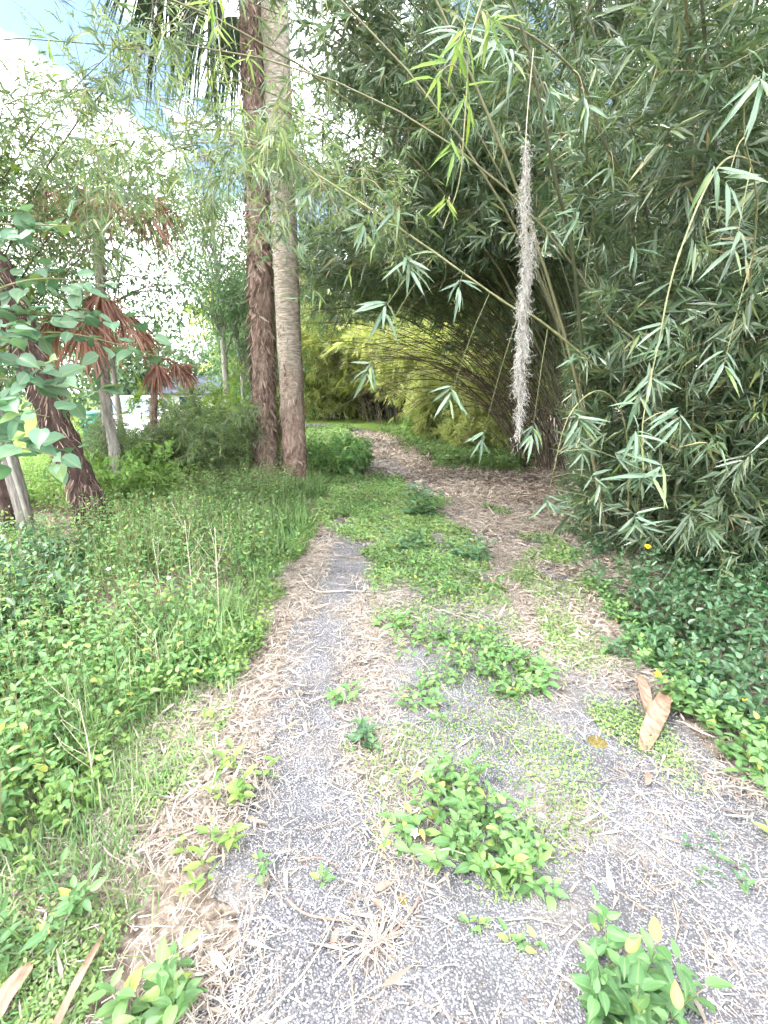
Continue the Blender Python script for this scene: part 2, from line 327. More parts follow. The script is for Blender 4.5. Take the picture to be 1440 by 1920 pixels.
def palm_bark():
    m, t, N_, L_ = mat_new('palm_bark')
    o = N_('ShaderNodeOutputMaterial'); p = N_('ShaderNodeBsdfPrincipled'); p.inputs['Roughness'].default_value = .95; p.inputs['Specular IOR Level'].default_value = .15
    g = N_('ShaderNodeNewGeometry'); mp = N_('ShaderNodeMapping'); mp.inputs['Scale'].default_value = (3, 3, 14)
    L_(g.outputs['Position'], mp.inputs[0])
    n1 = N_('ShaderNodeTexNoise'); n1.inputs['Scale'].default_value = 4; n1.inputs['Detail'].default_value = 6; L_(mp.outputs[0], n1.inputs['Vector'])
    c1 = N_('ShaderNodeValToRGB'); ramp(c1, [(.13,.11,.088),(.25,.215,.175),(.37,.33,.28)], [.3,.5,.72]); L_(n1.outputs['Fac'], c1.inputs[0])
    mp2 = N_('ShaderNodeMapping'); mp2.inputs['Scale'].default_value = (3, 3, 1.4); L_(g.outputs['Position'], mp2.inputs[0])
    n2 = N_('ShaderNodeTexNoise'); n2.inputs['Scale'].default_value = 7; n2.inputs['Detail'].default_value = 6; L_(mp2.outputs[0], n2.inputs['Vector'])
    c2 = N_('ShaderNodeValToRGB'); ramp(c2, [(.075,.05,.04),(.17,.115,.092),(.29,.22,.185)], [.3,.5,.72]); L_(n2.outputs['Fac'], c2.inputs[0])
    sx = N_('ShaderNodeSeparateXYZ'); L_(g.outputs['Position'], sx.inputs[0])
    n3 = N_('ShaderNodeTexNoise'); n3.inputs['Scale'].default_value = 3; L_(g.outputs['Position'], n3.inputs['Vector'])
    a = N_('ShaderNodeMath'); a.operation = 'MULTIPLY_ADD'; a.inputs[1].default_value = 1.2; L_(n3.outputs['Fac'], a.inputs[0]); L_(sx.outputs[2], a.inputs[2])
    mr = N_('ShaderNodeMapRange'); mr.inputs['From Min'].default_value = 1.3; mr.inputs['From Max'].default_value = 2.6; L_(a.outputs[0], mr.inputs[0])
    mx = N_('ShaderNodeMixRGB'); L_(mr.outputs[0], mx.inputs[0]); L_(c2.outputs[0], mx.inputs[1]); L_(c1.outputs[0], mx.inputs[2]); L_(mx.outputs[0], p.inputs['Base Color'])
    bp = N_('ShaderNodeBump'); bp.inputs['Strength'].default_value = .7; bp.inputs['Distance'].default_value = .03
    mb = N_('ShaderNodeMix'); L_(mr.outputs[0], mb.inputs[0]); L_(n2.outputs['Fac'], mb.inputs[2]); L_(n1.outputs['Fac'], mb.inputs[3]); L_(mb.outputs[0], bp.inputs['Height'])
    L_(bp.outputs[0], p.inputs['Normal']); L_(p.outputs[0], o.inputs[0]); return m
M['palm_bark'] = palm_bark()

def ground_mat():
    m, t, N_, L_ = mat_new('ground')
    o = N_('ShaderNodeOutputMaterial'); p = N_('ShaderNodeBsdfPrincipled'); p.inputs['Roughness'].default_value = .95; p.inputs['Specular IOR Level'].default_value = .1
    g = N_('ShaderNodeNewGeometry'); sx = N_('ShaderNodeSeparateXYZ'); L_(g.outputs['Position'], sx.inputs[0])
    n1 = N_('ShaderNodeTexNoise'); n1.inputs['Scale'].default_value = 28; n1.inputs['Detail'].default_value = 8; n1.inputs['Roughness'].default_value = .7; L_(g.outputs['Position'], n1.inputs['Vector'])
    c1 = N_('ShaderNodeValToRGB'); ramp(c1, [(.05,.038,.028),(.13,.10,.08),(.23,.19,.155),(.34,.295,.25)], [.3,.45,.58,.75]); L_(n1.outputs['Fac'], c1.inputs[0])
    n2 = N_('ShaderNodeTexNoise'); n2.inputs['Scale'].default_value = 1.1; n2.inputs['Detail'].default_value = 5; L_(g.outputs['Position'], n2.inputs['Vector'])
    n4 = N_('ShaderNodeTexNoise'); n4.inputs['Scale'].default_value = 14; n4.inputs['Detail'].default_value = 7; L_(g.outputs['Position'], n4.inputs['Vector'])
    c2 = N_('ShaderNodeValToRGB'); ramp(c2, [(.06,.10,.025),(.12,.19,.04),(.19,.25,.06)], [.3,.5,.7]); L_(n4.outputs['Fac'], c2.inputs[0])
    # lawn beyond the track on the yard side, and grass round the far bend
    mr = N_('ShaderNodeMapRange'); mr.inputs['From Min'].default_value = 7; mr.inputs['From Max'].default_value = 10; L_(sx.outputs[1], mr.inputs[0])
    a = N_('ShaderNodeMath'); a.operation = 'ADD'; L_(mr.outputs[0], a.inputs[0]); L_(n2.outputs['Fac'], a.inputs[1])
    mr2 = N_('ShaderNodeMapRange'); mr2.inputs['From Min'].default_value = .95; mr2.inputs['From Max'].default_value = 1.25; L_(a.outputs[0], mr2.inputs[0])
    xr = N_('ShaderNodeMapRange'); xr.inputs['From Min'].default_value = 3.0; xr.inputs['From Max'].default_value = 1.5; L_(sx.outputs[0], xr.inputs[0])
    mm = N_('ShaderNodeMath'); mm.operation = 'MULTIPLY'; L_(mr2.outputs[0], mm.inputs[0]); L_(xr.outputs[0], mm.inputs[1])
    mx = N_('ShaderNodeMixRGB'); L_(mm.outputs[0], mx.inputs[0]); L_(c1.outputs[0], mx.inputs[1]); L_(c2.outputs[0], mx.inputs[2]); L_(mx.outputs[0], p.inputs['Base Color'])
    bp = N_('ShaderNodeBump'); bp.inputs['Strength'].default_value = .8; bp.inputs['Distance'].default_value = .02
    L_(n1.outputs['Fac'], bp.inputs['Height']); L_(bp.outputs[0], p.inputs['Normal']); L_(p.outputs[0], o.inputs[0]); return m
M['ground'] = ground_mat()
def gravel_mat():
    m, t, N_, L_ = mat_new('gravel')
    o = N_('ShaderNodeOutputMaterial'); p = N_('ShaderNodeBsdfPrincipled'); p.inputs['Roughness'].default_value = .8; p.inputs['Specular IOR Level'].default_value = .3
    g = N_('ShaderNodeNewGeometry')
    v = N_('ShaderNodeTexVoronoi'); v.inputs['Scale'].default_value = 165; v.inputs['Randomness'].default_value = 1; L_(g.outputs['Position'], v.inputs['Vector'])
    sp = N_('ShaderNodeSeparateColor'); L_(v.outputs['Color'], sp.inputs[0])
    c1 = N_('ShaderNodeValToRGB'); ramp(c1, [(.095,.095,.108),(.15,.15,.17),(.22,.22,.245),(.34,.34,.36)], [.1,.4,.7,.95]); L_(sp.outputs[0], c1.inputs[0])
    d = N_('ShaderNodeMapRange'); d.inputs['From Min'].default_value = .3; d.inputs['From Max'].default_value = .65; L_(v.outputs['Distance'], d.inputs[0])
    mx = N_('ShaderNodeMixRGB'); L_(d.outputs[0], mx.inputs[0]); L_(c1.outputs[0], mx.inputs[1]); mx.inputs[2].default_value = (.075, .072, .076, 1)
    n = N_('ShaderNodeTexNoise'); n.inputs['Scale'].default_value = 2.2; n.inputs['Detail'].default_value = 6; L_(g.outputs['Position'], n.inputs['Vector'])
    r = N_('ShaderNodeMapRange'); r.inputs['From Min'].default_value = .52; r.inputs['From Max'].default_value = .68; r.inputs['To Max'].default_value = .7; L_(n.outputs['Fac'], r.inputs[0])
    n5 = N_('ShaderNodeTexNoise'); n5.inputs['Scale'].default_value = 45; n5.inputs['Detail'].default_value = 6; L_(g.outputs['Position'], n5.inputs['Vector'])
    c5 = N_('ShaderNodeValToRGB'); ramp(c5, [(.08,.065,.052),(.17,.145,.12),(.28,.25,.215)], [.35,.5,.68]); L_(n5.outputs['Fac'], c5.inputs[0])
    m2 = N_('ShaderNodeMixRGB'); L_(r.outputs[0], m2.inputs[0]); L_(mx.outputs[0], m2.inputs[1]); L_(c5.outputs[0], m2.inputs[2]); nb = N_('ShaderNodeTexNoise'); nb.inputs['Scale'].default_value = 3.3; nb.inputs['Detail'].default_value = 4; L_(g.outputs['Position'], nb.inputs['Vector'])
    rb = N_('ShaderNodeMapRange'); rb.inputs['From Min'].default_value = .3; rb.inputs['From Max'].default_value = .7; rb.inputs['To Min'].default_value = .72; rb.inputs['To Max'].default_value = 1.2; L_(nb.outputs['Fac'], rb.inputs[0])
    hv = N_('ShaderNodeHueSaturation'); L_(m2.outputs[0], hv.inputs['Color']); L_(rb.outputs[0], hv.inputs['Value']); L_(hv.outputs[0], p.inputs['Base Color'])
    inv = N_('ShaderNodeMath'); inv.operation = 'SUBTRACT'; inv.inputs[0].default_value = 1; L_(v.outputs['Distance'], inv.inputs[1])
    bp = N_('ShaderNodeBump'); bp.inputs['Strength'].default_value = .9; bp.inputs['Distance'].default_value = .006
    L_(inv.outputs[0], bp.inputs['Height']); L_(bp.outputs[0], p.inputs['Normal']); L_(p.outputs[0], o.inputs[0]); return m
M['gravel'] = gravel_mat()

# ------------------------------------------------------------------ setting: ground and track
def grid_sheet(xs, ys, zf):
    g = Geo(); X, Y = np.meshgrid(xs, ys, indexing='ij'); v = np.stack([X, Y, zf(X, Y)], -1).reshape(-1, 3)
    nx, ny = len(xs), len(ys); i, j = np.meshgrid(np.arange(nx - 1), np.arange(ny - 1), indexing='ij'); a = i * ny + j
    f = np.concatenate([np.stack([a, a + ny, a + ny + 1], -1).reshape(-1, 3), np.stack([a, a + ny + 1, a + 1], -1).reshape(-1, 3)])
    g.add(v, f); return g
s_ = np.sinh(np.linspace(-7.2, 7.2, 141)) / np.sinh(7.2)
struct('ground', grid_sheet(s_ * 900, s_ * 900 + 6, lambda X, Y: -0.02 * vnoise(X, Y, .8, 3) * (np.abs(X) < 40)), M['ground'], True)

TL = A([-.47,-1.5],[-.47,.83],[-.53,1.19],[-.60,1.79],[-.68,2.73],[-.68,4.07],[-.7,5.09],[-.72,7.06],[-.5,10.4],[-.95,14.5],[-2.0,18.5],[-4.5,22],[-9,25])
TR = A([1.7,-1.5],[1.62,.83],[1.58,1.19],[1.52,1.79],[1.55,2.73],[1.62,4.07],[1.6,6.06],[1.25,8.2],[.95,10.4],[.5,14.5],[-.42,19.2],[-3.2,24],[-8,27.5])
def track():
    a = spline(TL, 130); b = spline(TR, 130); g = Geo(); n = 17
    u = np.linspace(0, 1, n); P = a[:, None] * (1 - u)[None, :, None] + b[:, None] * u[None, :, None]
    P[:, 0, 0] += (vnoise(P[:, 0, 0], P[:, 0, 1], 5) - .5) * .22; P[:, -1, 0] += (vnoise(P[:, -1, 0], P[:, -1, 1], 5, 2) - .5) * .22
    z = .006 + .022 * np.sin(u * np.pi * 2 - np.pi / 2)[None] * .3 + .02 * (1 - np.abs(u - .5) * 2)[None] + np.zeros((130, 1))
    v = np.concatenate([P, z[..., None]], -1).reshape(-1, 3)
    i, j = np.meshgrid(np.arange(129), np.arange(n - 1), indexing='ij'); q = i * n + j
    g.add(v, np.concatenate([np.stack([q, q + 1, q + n + 1], -1).reshape(-1, 3), np.stack([q, q + n + 1, q + n], -1).reshape(-1, 3)])); return g
struct('gravel_track', track(), M['gravel'], True)
Z0 = .012

# ------------------------------------------------------------------ ground litter and cover
def tracku(x, y):
    """0 at the left edge of the track, 1 at the right"""
    l = np.interp(y, TL[:, 1], TL[:, 0]); r = np.interp(y, TR[:, 1], TR[:, 0]); return (x - l) / (r - l)
def ribbons(geo, x, y, z, Ln, W, lift=.25, bend=.25, flat=False):
    n = len(x); az = U(0, 2 * np.pi, n); D = np.stack([np.cos(az), np.sin(az), rng.normal(0, lift, n)], -1); D = nrm(D)
    S = np.stack([-np.sin(az), np.cos(az), rng.normal(0, .4, n)], -1); S = nrm(S)
    b = rng.normal(0, bend, n)[:, None] * Ln[:, None]
    C = np.stack([x, y, z], -1)
    up = A(0, 0, 1) * np.abs(rng.normal(0, .08, n))[:, None] * Ln[:, None]
    p0 = C - D * Ln[:, None] / 2; p2 = C + D * Ln[:, None] / 2; p1 = C + np.cross(D, A(0, 0, 1)) * b + up
    for q in (p0, p2): q[:, 2] = np.maximum(q[:, 2], Z0 + .002)
    p1[:, 2] = np.maximum(p1[:, 2], Z0 + .004)
    h = S * W[:, None] / 2
    if flat:
        geo.add(np.stack([p0 - h, p0 + h, p2 + h * .6, p2 - h * .6], 1), A([0,1,2],[0,2,3]).astype(int)[None] + (np.arange(n) * 4)[:, None, None]); return
    v = np.stack([p0 - h * .5, p0 + h * .5, p1 - h, p1 + h, p2 - h * .3, p2 + h * .3], 1)
    f = A([0,1,3],[0,3,2],[2,3,5],[2,5,4]).astype(int)
    geo.add(v, f[None] + (np.arange(n) * 6)[:, None, None])

# dry straw, thick along the edges and the crown of the track, thin in the wheel ruts
def straw_d(x, y):
    u = tracku(x, y); nn = vnoise(x, y, 1.7, 1) * .6 + vnoise(x, y, 5, 2) * .4
    rutl = np.exp(-((u - .13) / .11) ** 2); rutr = np.exp(-((u - .80) / .12) ** 2) * np.clip((3.0 - y) / 1.0, 0, 1)
    d = .12 + 3.2 * np.clip(nn - .36, 0, 1); d = d * (1 - .93 * rutl) * (1 - .7 * rutr)
    d *= np.clip((x + 1.9) / .8, 0, 1)
    d *= np.where((u < 0.02) & (y < 2.6), 1.4, 1)
    d *= np.where((y < 1.5) & (u > .0), .72, 1)
    return np.clip(d, .03, 1)
SP = [(-1.7,.55),(2.1,.55),(2.1,2.2),(2.2,4.6),(2.0,7.5),(-1.2,7.5),(-1.0,3.0)]
g = Geo()
x, y = scatter(SP, 104000, straw_d, near=1.35); n = len(x); k = np.clip(y / 2.5, .9, 2.2)
zz_ = Z0 + np.abs(rng.normal(0, .010, n)) + .003; ll_ = rng.lognormal(-3.15, .5, n) * k; ww_ = rng.lognormal(-6.0, .4, n) * k; q_ = ll_ > .062
ribbons(g, x[q_], y[q_], zz_[q_], ll_[q_], ww_[q_], bend=.14); ribbons(g, x[~q_], y[~q_], zz_[~q_], ll_[~q_], ww_[~q_], flat=True)
x, y = scatter(SP, 650, straw_d, near=1.2); n = len(x)
ribbons(g, x, y, Z0 + .012 + np.abs(rng.normal(0, .012, n)), U(.12, .28, n), U(.0025, .006, n), lift=.08, bend=.1)
x, y = scatter([(-.7,7),(1.7,7),(1.0,10.4),(.5,14.5),(-.4,19),(-4,23),(-6,23),(-2,18),(-.95,14),(-.5,10)], 9000, None, near=1.5); n = len(x)
ribbons(g, x, y, Z0 + np.abs(rng.normal(0, .012, n)) + .004, U(.08, .22, n), U(.01, .025, n))
x, y = scatter(SP, 9000, straw_d, near=1.3); n = len(x); Ln = rng.lognormal(-2.75, .35, n)
leaves(g, np.stack([x, y, Z0 + .006 + np.abs(rng.normal(0, .008, n))], -1), nrm(np.stack([rng.normal(0, 1, n), rng.normal(0, 1, n), rng.normal(0, .12, n)], -1)), nrm(np.stack([rng.normal(0, .4, n), rng.normal(0, .4, n), np.ones(n)], -1)), Ln, Ln * U(.08, .17, n), 'diamond', droop=rng.normal(0, .1, n))
tag(build(g, 'straw_litter', M['straw']), 'pale dry straw and stem bits strewn over the gravel track', 'straw', kind='stuff')
# fallen bamboo leaves along the bamboo side
g = Geo()
LP = [(1.0,2.6),(2.9,2.8),(4.2,4.2),(3.4,6.5),(3.0,9.5),(2.2,12),(0,19),(-1.8,19),(-.6,13),(.4,9.5),(.9,6.5)]
x, y = scatter(LP, 26000, lambda x, y: np.clip(.35 + vnoise(x, y, 1.4, 4), 0, 1), near=1.7); n = len(x)
D = nrm(np.stack([rng.normal(0, 1, n), rng.normal(0, 1, n), rng.normal(0, .18, n)], -1)); Nn = nrm(np.stack([rng.normal(0, .45, n), rng.normal(0, .45, n), np.ones(n)], -1))
sc = np.clip(y / 5, .9, 2)
leaves(g, np.stack([x, y, Z0 + .008 + np.abs(rng.normal(0, .012, n))], -1), D, Nn, U(.06, .13, n) * sc, U(.008, .016, n) * sc)
tag(build(g, 'bamboo_leaf_litter', M['litter']), 'brown fallen bamboo leaves covering the path edge below the bamboo', 'leaf litter', kind='stuff')
# loose stone chips on the near track
g = Geo()
CP = [(-.8,.55),(2.0,.55),(1.9,2.6),(-.9,2.6)]
x, y = scatter(CP, 12000, lambda x, y: np.where((tracku(x, y) > -.03) & (tracku(x, y) < 1), .4 + .6 * vnoise(x, y, 3, 8), 0.03), near=1.5); n = len(x)
o6 = A([1,0,0],[-1,0,0],[0,1,0],[0,-1,0],[0,0,1],[0,0,-1]); f8 = A([0,2,4],[2,1,4],[1,3,4],[3,0,4]).astype(int)
r_ = rng.lognormal(-5.85, .35, n); a_ = U(0, 6.28, n); v = o6[None] * r_[:, None, None] * U(.6, 1.35, (n, 6, 1)) * A(1, 1, .6)
v = np.stack([v[..., 0] * np.cos(a_)[:, None] - v[..., 1] * np.sin(a_)[:, None], v[..., 0] * np.sin(a_)[:, None] + v[..., 1] * np.cos(a_)[:, None], v[..., 2]], -1) + np.stack([x, y, np.full(n, Z0 + .004)], -1)[:, None]
g.add(v, f8[None] + (np.arange(n) * 6)[:, None, None])
tag(build(g, 'gravel_chips', M['chip']), 'grey and white stone chips loose on the wheel tracks', 'gravel', kind='stuff')

# tiny creeping cover on the crown of the track and along its edges
CS = [(-1.05,8.6),(-.82,7.06),(-.62,5.2),(-.5,4.6),(-.05,4.2),(.03,3.2),(.08,2.2),(.04,1.75),(.08,1.15),(.45,1.1),(.7,1.6),(.88,2.2),(.95,2.9),(.92,3.9),(.7,5.5),(.55,7),(.1,8.6)]
def cs_d(x, y):
    nn = vnoise(x, y, 1.6, 6) * .55 + vnoise(x, y, 5.5, 7) * .45
    return np.clip((nn - .29 + .06 * np.clip(y - 1.4, 0, 3)) * 4, 0.0, 1)
g = Geo()
def creeping(poly, n_, dens, near, l0=.012, l1=.026, hz=.03):
    x, y = scatter(poly, n_, dens, near); n = len(x); sc = np.clip(y / 2.6, .9, 2.0)
    D = nrm(np.stack([rng.normal(0, 1, n), rng.normal(0, 1, n), rng.normal(.15, .4, n)], -1)); Nn = nrm(np.stack([rng.normal(0, .5, n), rng.normal(0, .5, n), np.ones(n)], -1))
    Ln = U(l0, l1, n) * sc
    leaves(g, np.stack([x, y, Z0 + U(.003, hz, n) * sc], -1), D, Nn, Ln, Ln * U(.35, .65, n))
creeping(CS, 50000, cs_d, 1.5)
creeping([(-1.3,8.3),(-1.15,5),(-1.05,3.5),(-1.2,2.4),(-1.5,1.3),(-1.2,.7),(-.75,.7),(-.78,1.5),(-.85,2.4),(-.82,3.4),(-.85,5),(-.9,8.3)], 20000, lambda x, y: np.clip((vnoise(x, y, 3, 9) - .35) * 3, .05, 1), 1.5)
creeping([(1.0,1.7),(1.5,1.5),(1.6,2.3),(1.7,3.4),(1.9,5.2),(1.5,6.5),(1.2,5),(1.15,3.2)], 9000, lambda x, y: np.clip((vnoise(x, y, 3, 12) - .42) * 3, .0, 1), 1.3)
creeping([(-1.6,20),(-1.0,12),(-.55,9),(-1.3,8.4),(-2.2,9),(-2.6,14),(-3.4,19)], 16000, None, 1.4, .03, .06, .12)
creeping([(.9,13),(1.3,10),(2.4,9),(3.2,10),(2.4,15),(1,20),(-.2,20)], 16000, lambda x, y: np.clip((vnoise(x, y, .8, 13) - .2) * 3, .1, 1), 1.4, .03, .06, .12)
tag(build(g, 'creeping_ground_cover', M['tiny_leaf']), 'tiny light green leaves creeping over the crown and edges of the track', 'ground cover', kind='stuff')

# grass blades on the left verge
def grass(poly, n_, dens, h0, h1, near=1.3):
    x, y = scatter(poly, n_, dens, near); n = len(x); az = U(0, 6.283, n); tl = np.abs(rng.normal(.35, .3, n))
    D = nrm(np.stack([np.cos(az) * tl, np.sin(az) * tl, np.ones(n)], -1)); Ln = U(h0, h1, n); W = U(.003, .007, n) * np.clip(y / 2, 1, 2)
    Nn = np.stack([np.cos(az), np.sin(az), np.zeros(n)], -1)
    B_ = np.stack([x, y, np.full(n, Z0)], -1); dr = U(.1, .6, n)
    for sel, kd in ((y < 4, 'lance'), (y >= 4, 'diamond')): leaves(g, B_[sel], D[sel], Nn[sel], Ln[sel], W[sel], kd, droop=dr[sel])
g = Geo()
grass([(-2.2,1.9),(-.95,1.95),(-.85,1.4),(-.6,.6),(-1.8,.6)], 4500, lambda x, y: np.clip((vnoise(x, y, 2.5, 21) - .3) * 2.5, .05, 1), .06, .22)
grass([(-1.15,5),(-.8,5),(-.85,2),(-1.3,2)], 2500, None, .05, .16)
grass([(-1.0,8),(-.9,5),(-.85,3.6),(-1.0,2.4),(-1.2,1.6),(-2.2,1.6),(-3.0,3.2),(-2.4,6),(-2.2,8)], 9000, lambda x, y: np.clip((vnoise(x, y, 1.6, 22) - .3) * 2.5, .05, 1), .15, .5)
grass(CS, 3500, cs_d, .03, .09)
grass([(-5,9),(-1.2,8.4),(-1.6,12),(-3,19),(-9,19)], 6000, None, .12, .35)
grass([(1.2,9.5),(3,9),(2.6,14),(1,19),(0,19)], 5000, None, .10, .3)
tag(build(g, 'verge_grass', M['grass']), 'long thin grass blades along the left verge of the track', 'grass', kind='stuff')

# herbs ---------------------------------------------------------------
def herbs(gl, gs, x, y, H, nodes=6, l0=.035, l1=.07, wr=.48, kind='ovate', z0=Z0, spread=.6):
    n = len(x); az0 = U(0, 6.283, n); ta = U(0, 6.283, n); tl = np.abs(rng.normal(0, .28, n))
    T = nrm(np.stack([np.cos(ta) * tl, np.sin(ta) * tl, np.ones(n)], -1)); B = np.stack([x, y, np.full(n, z0)], -1)
    sticks(gs, B, B + T * H[:, None], .0022 * np.clip(H / .3, .6, 1.4))
    for k in range(nodes):
        t = .22 + .78 * (k + .6) / nodes
        for s in (0, 1):
            ok = rng.uniform(0, 1, n) < .9
            a = az0 + k * 1.571 + s * 3.1416 + rng.normal(0, .35, n)
            el = U(-.15, .75, n) + .35 * t
            D = np.stack([np.cos(a) * np.cos(el), np.sin(a) * np.cos(el), np.sin(el)], -1)
            P = B + T * (H * t)[:, None] + D * (H * .10)[:, None] * spread
            Ln = U(l0, l1, n) * (1.15 - .45 * t)
            Nn = nrm(A(0, 0, 1) + rng.normal(0, .35, (n, 3)))
            W_ = Ln * wr * U(.8, 1.2, n); dr = U(.05, .5, n); far = y > 3.2
            for sel, kd in ((ok & ~far, kind), (ok & far, 'diamond')): leaves(gl, P[sel], D[sel], Nn[sel], Ln[sel], W_[sel], kd, droop=dr[sel])

# herbs of the left bank
WL = [(-1.2,8.4),(-1.05,6.5),(-1.0,5.1),(-.82,3.6),(-.95,2.5),(-1.0,2.0),(-1.2,1.6),(-1.35,1.2),(-2.6,1.2),(-3.6,2.6),(-4.9,4.0),(-3.6,4.7),(-2.6,5.2),(-2.3,6.6),(-2.4,8.4)]
def wl_d(x, y):
    d = np.clip((vnoise(x, y, 1.3, 31) * .6 + vnoise(x, y, 4, 32) * .4 - .18) * 2.2, .08, 1)
    return d * np.where((x < -2.5) & (y < 4.6) & (y > 3.2), .6, 1)
gl, gs = Geo(), Geo()
x, y = scatter(WL, 3300, wl_d, near=1.25); e = np.clip((-(x) - .75) / .7, .25, 1)
herbs(gl, gs, x, y, U(.2, .56, len(x)) * e * (.7 + .6 * vnoise(x, y, 1.1, 33)), nodes=6, l0=.032, l1=.072, wr=.44)
k = (x > -1.6) & (vnoise(x, y, 2, 34) > .45)
ho = build(gl, 'herb_bank', M['weed']); tag(ho, 'dense knee-high green weeds covering the left bank', 'weeds', kind='stuff')
so_ = build(gs, 'herb_bank_stems', M['twig']); tag(so_, 'thin stems of the weeds on the left bank', 'weeds', kind='stuff')
gl, gs = Geo(), Geo()
x, y = scatter([(-1.15,8),(-.85,5),(-.75,3.6),(-.85,2.5),(-1.1,1.6),(-1.0,.9),(-1.9,.8),(-2.4,1.9),(-1.7,2.4),(-1.3,4),(-1.4,6)], 900, lambda x, y: np.clip((vnoise(x, y, 2.2, 41) - .3) * 3, 0, 1), near=1.3)
herbs(gl, gs, x, y, U(.06, .2, len(x)), nodes=4, l0=.025, l1=.05, wr=.55)
x, y = scatter([(-6.5,8.8),(-2.6,8.6),(-2.5,6.3),(-3.0,5.6),(-6.0,6.2)], 1500, None, near=1); herbs(gl, gs, x, y, U(.2, .55, len(x)), nodes=5, l0=.06, l1=.11)
x, y = scatter([(-11,16),(-3,14),(-2.2,9),(-7,9)], 1400, None, near=1); herbs(gl, gs, x, y, U(.2, .6, len(x)), nodes=5, l0=.08, l1=.14, kind='diamond')
x, y = scatter([(-1.2,8.6),(-.5,8.9),(-.55,11.5),(-1.4,12.5)], 260, None, near=1); herbs(gl, gs, x, y, U(.2, .5, len(x)), nodes=5, l0=.05, l1=.09)
tag(build(gl, 'low_verge_weeds', M['weed_yellow']), 'low yellow-green weeds at the foot of the left bank', 'weeds', kind='stuff')
tag(build(gs, 'low_verge_stems', M['twig']), 'thin stems of the low yellow-green weeds', 'weeds', kind='stuff')
# darker big-leaved weeds at the left edge
gl, gs = Geo(), Geo()
x, y = scatter([(-3.6,4.2),(-2.9,4.2),(-2.2,2.9),(-1.8,2.1),(-2.1,1.9),(-3.4,3)], 170, None, 1.0); herbs(gl, gs, x, y, U(.2, .5, len(x)), nodes=6, l0=.07, l1=.12, wr=.5)
tag(build(gl, 'dark_bank_weeds', M['weed_dark']), 'darker broad-leaved weeds at the left edge of the bank', 'weeds', kind='stuff')
tag(build(gs, 'dark_bank_stems', M['twig']), 'stems of the darker weeds at the left edge', 'weeds', kind='stuff')

# glossy creeping daisies on the right
WR = [(1.95,5.0),(1.66,3.7),(1.62,2.8),(1.55,2.35),(1.62,1.9),(1.62,1.45),(2.4,1.5),(3.4,3.0),(3.9,4.2),(2.9,4.4),(2.4,5.0)]
gl, gs = Geo(), Geo()
x, y = scatter(WR, 950, lambda x, y: np.clip((vnoise(x, y, 1.6, 51) - .12) * 2.2, .1, 1), 1.0); n = len(x)
herbs(gl, gs, x, y, U(.10, .30, n) * np.clip((x - 1.3) / .5, .35, 1), nodes=4, l0=.05, l1=.085, wr=.5)
tag(build(gl, 'glossy_ground_cover', M['weed_dark']), 'glossy dark green creeping plants below the bamboo on the right', 'ground cover', kind='stuff')
tag(build(gs, 'glossy_cover_stems', M['twig']), 'stems of the glossy creeping plants on the right', 'ground cover', kind='stuff')
gl, gs = Geo(), Geo()
x, y = scatter([(1.55,3.9),(1.5,2.9),(1.45,2.3),(1.5,1.5),(1.8,1.4),(1.75,2.3),(1.85,3.6)], 170, None, 1.0); herbs(gl, gs, x, y, U(.06, .16, len(x)), nodes=4, l0=.04, l1=.07, wr=.55)
tag(build(gl, 'bright_edge_weeds', M['weed']), 'brighter green seedlings edging the glossy plants on the right', 'weeds', kind='stuff')
tag(build(gs, 'bright_edge_stems', M['twig']), 'stems of the bright seedlings on the right edge', 'weeds', kind='stuff')

gl, gs = Geo(), Geo()
x, y = scatter(CS, 780, lambda x, y: np.clip((vnoise(x, y, 2.1, 71) - .38) * 4, 0, 1) * np.where(y < 1.7, .6, 1), 1.3); herbs(gl, gs, x, y, U(.05, .18, len(x)), nodes=4, l0=.03, l1=.065)
tag(build(gl, 'crown_weeds', M['weed']), 'scattered low weeds along the green crown of the track', 'weeds', kind='stuff')
tag(build(gs, 'crown_weed_stems', M['twig']), 'stems of the scattered weeds on the crown', 'weeds', kind='stuff')
# ------------------------------------------------------------------ single weed plants on the track, leaf by leaf
def frame(D, Nn):
    D = D / np.linalg.norm(D); S = np.cross(D, Nn); S /= np.linalg.norm(S); Nn = np.cross(S, D); return S, D, Nn
LEAFMESH = {}
def leaf_mesh(kind, mat, ratio, droop, fold=.18):
    key = (kind, mat, ratio, droop)
    if key not in LEAFMESH:
        g = Geo(); leaves(g, A([0, 0, 0]), A([0, 1, 0]), A([0, 0, 1]), 1.0, ratio, kind, droop=droop, fold=fold)
        LEAFMESH[key] = g.mesh('leaf', M[mat], smooth=True)
    return LEAFMESH[key]
def leaf_obj(parent, P, D, Nn, size, me):
    S, D, Nn = frame(np.asarray(D, float), np.asarray(Nn, float))
    o = bpy.data.objects.new('leaf', me); col.objects.link(o); o.parent = parent
    l = P - np.array(parent_loc(parent))
    o.matrix_basis = Matrix(((S[0]*size, D[0]*size, Nn[0]*size, l[0]), (S[1]*size, D[1]*size, Nn[1]*size, l[1]), (S[2]*size, D[2]*size, Nn[2]*size, l[2]), (0, 0, 0, 1)))
    return o
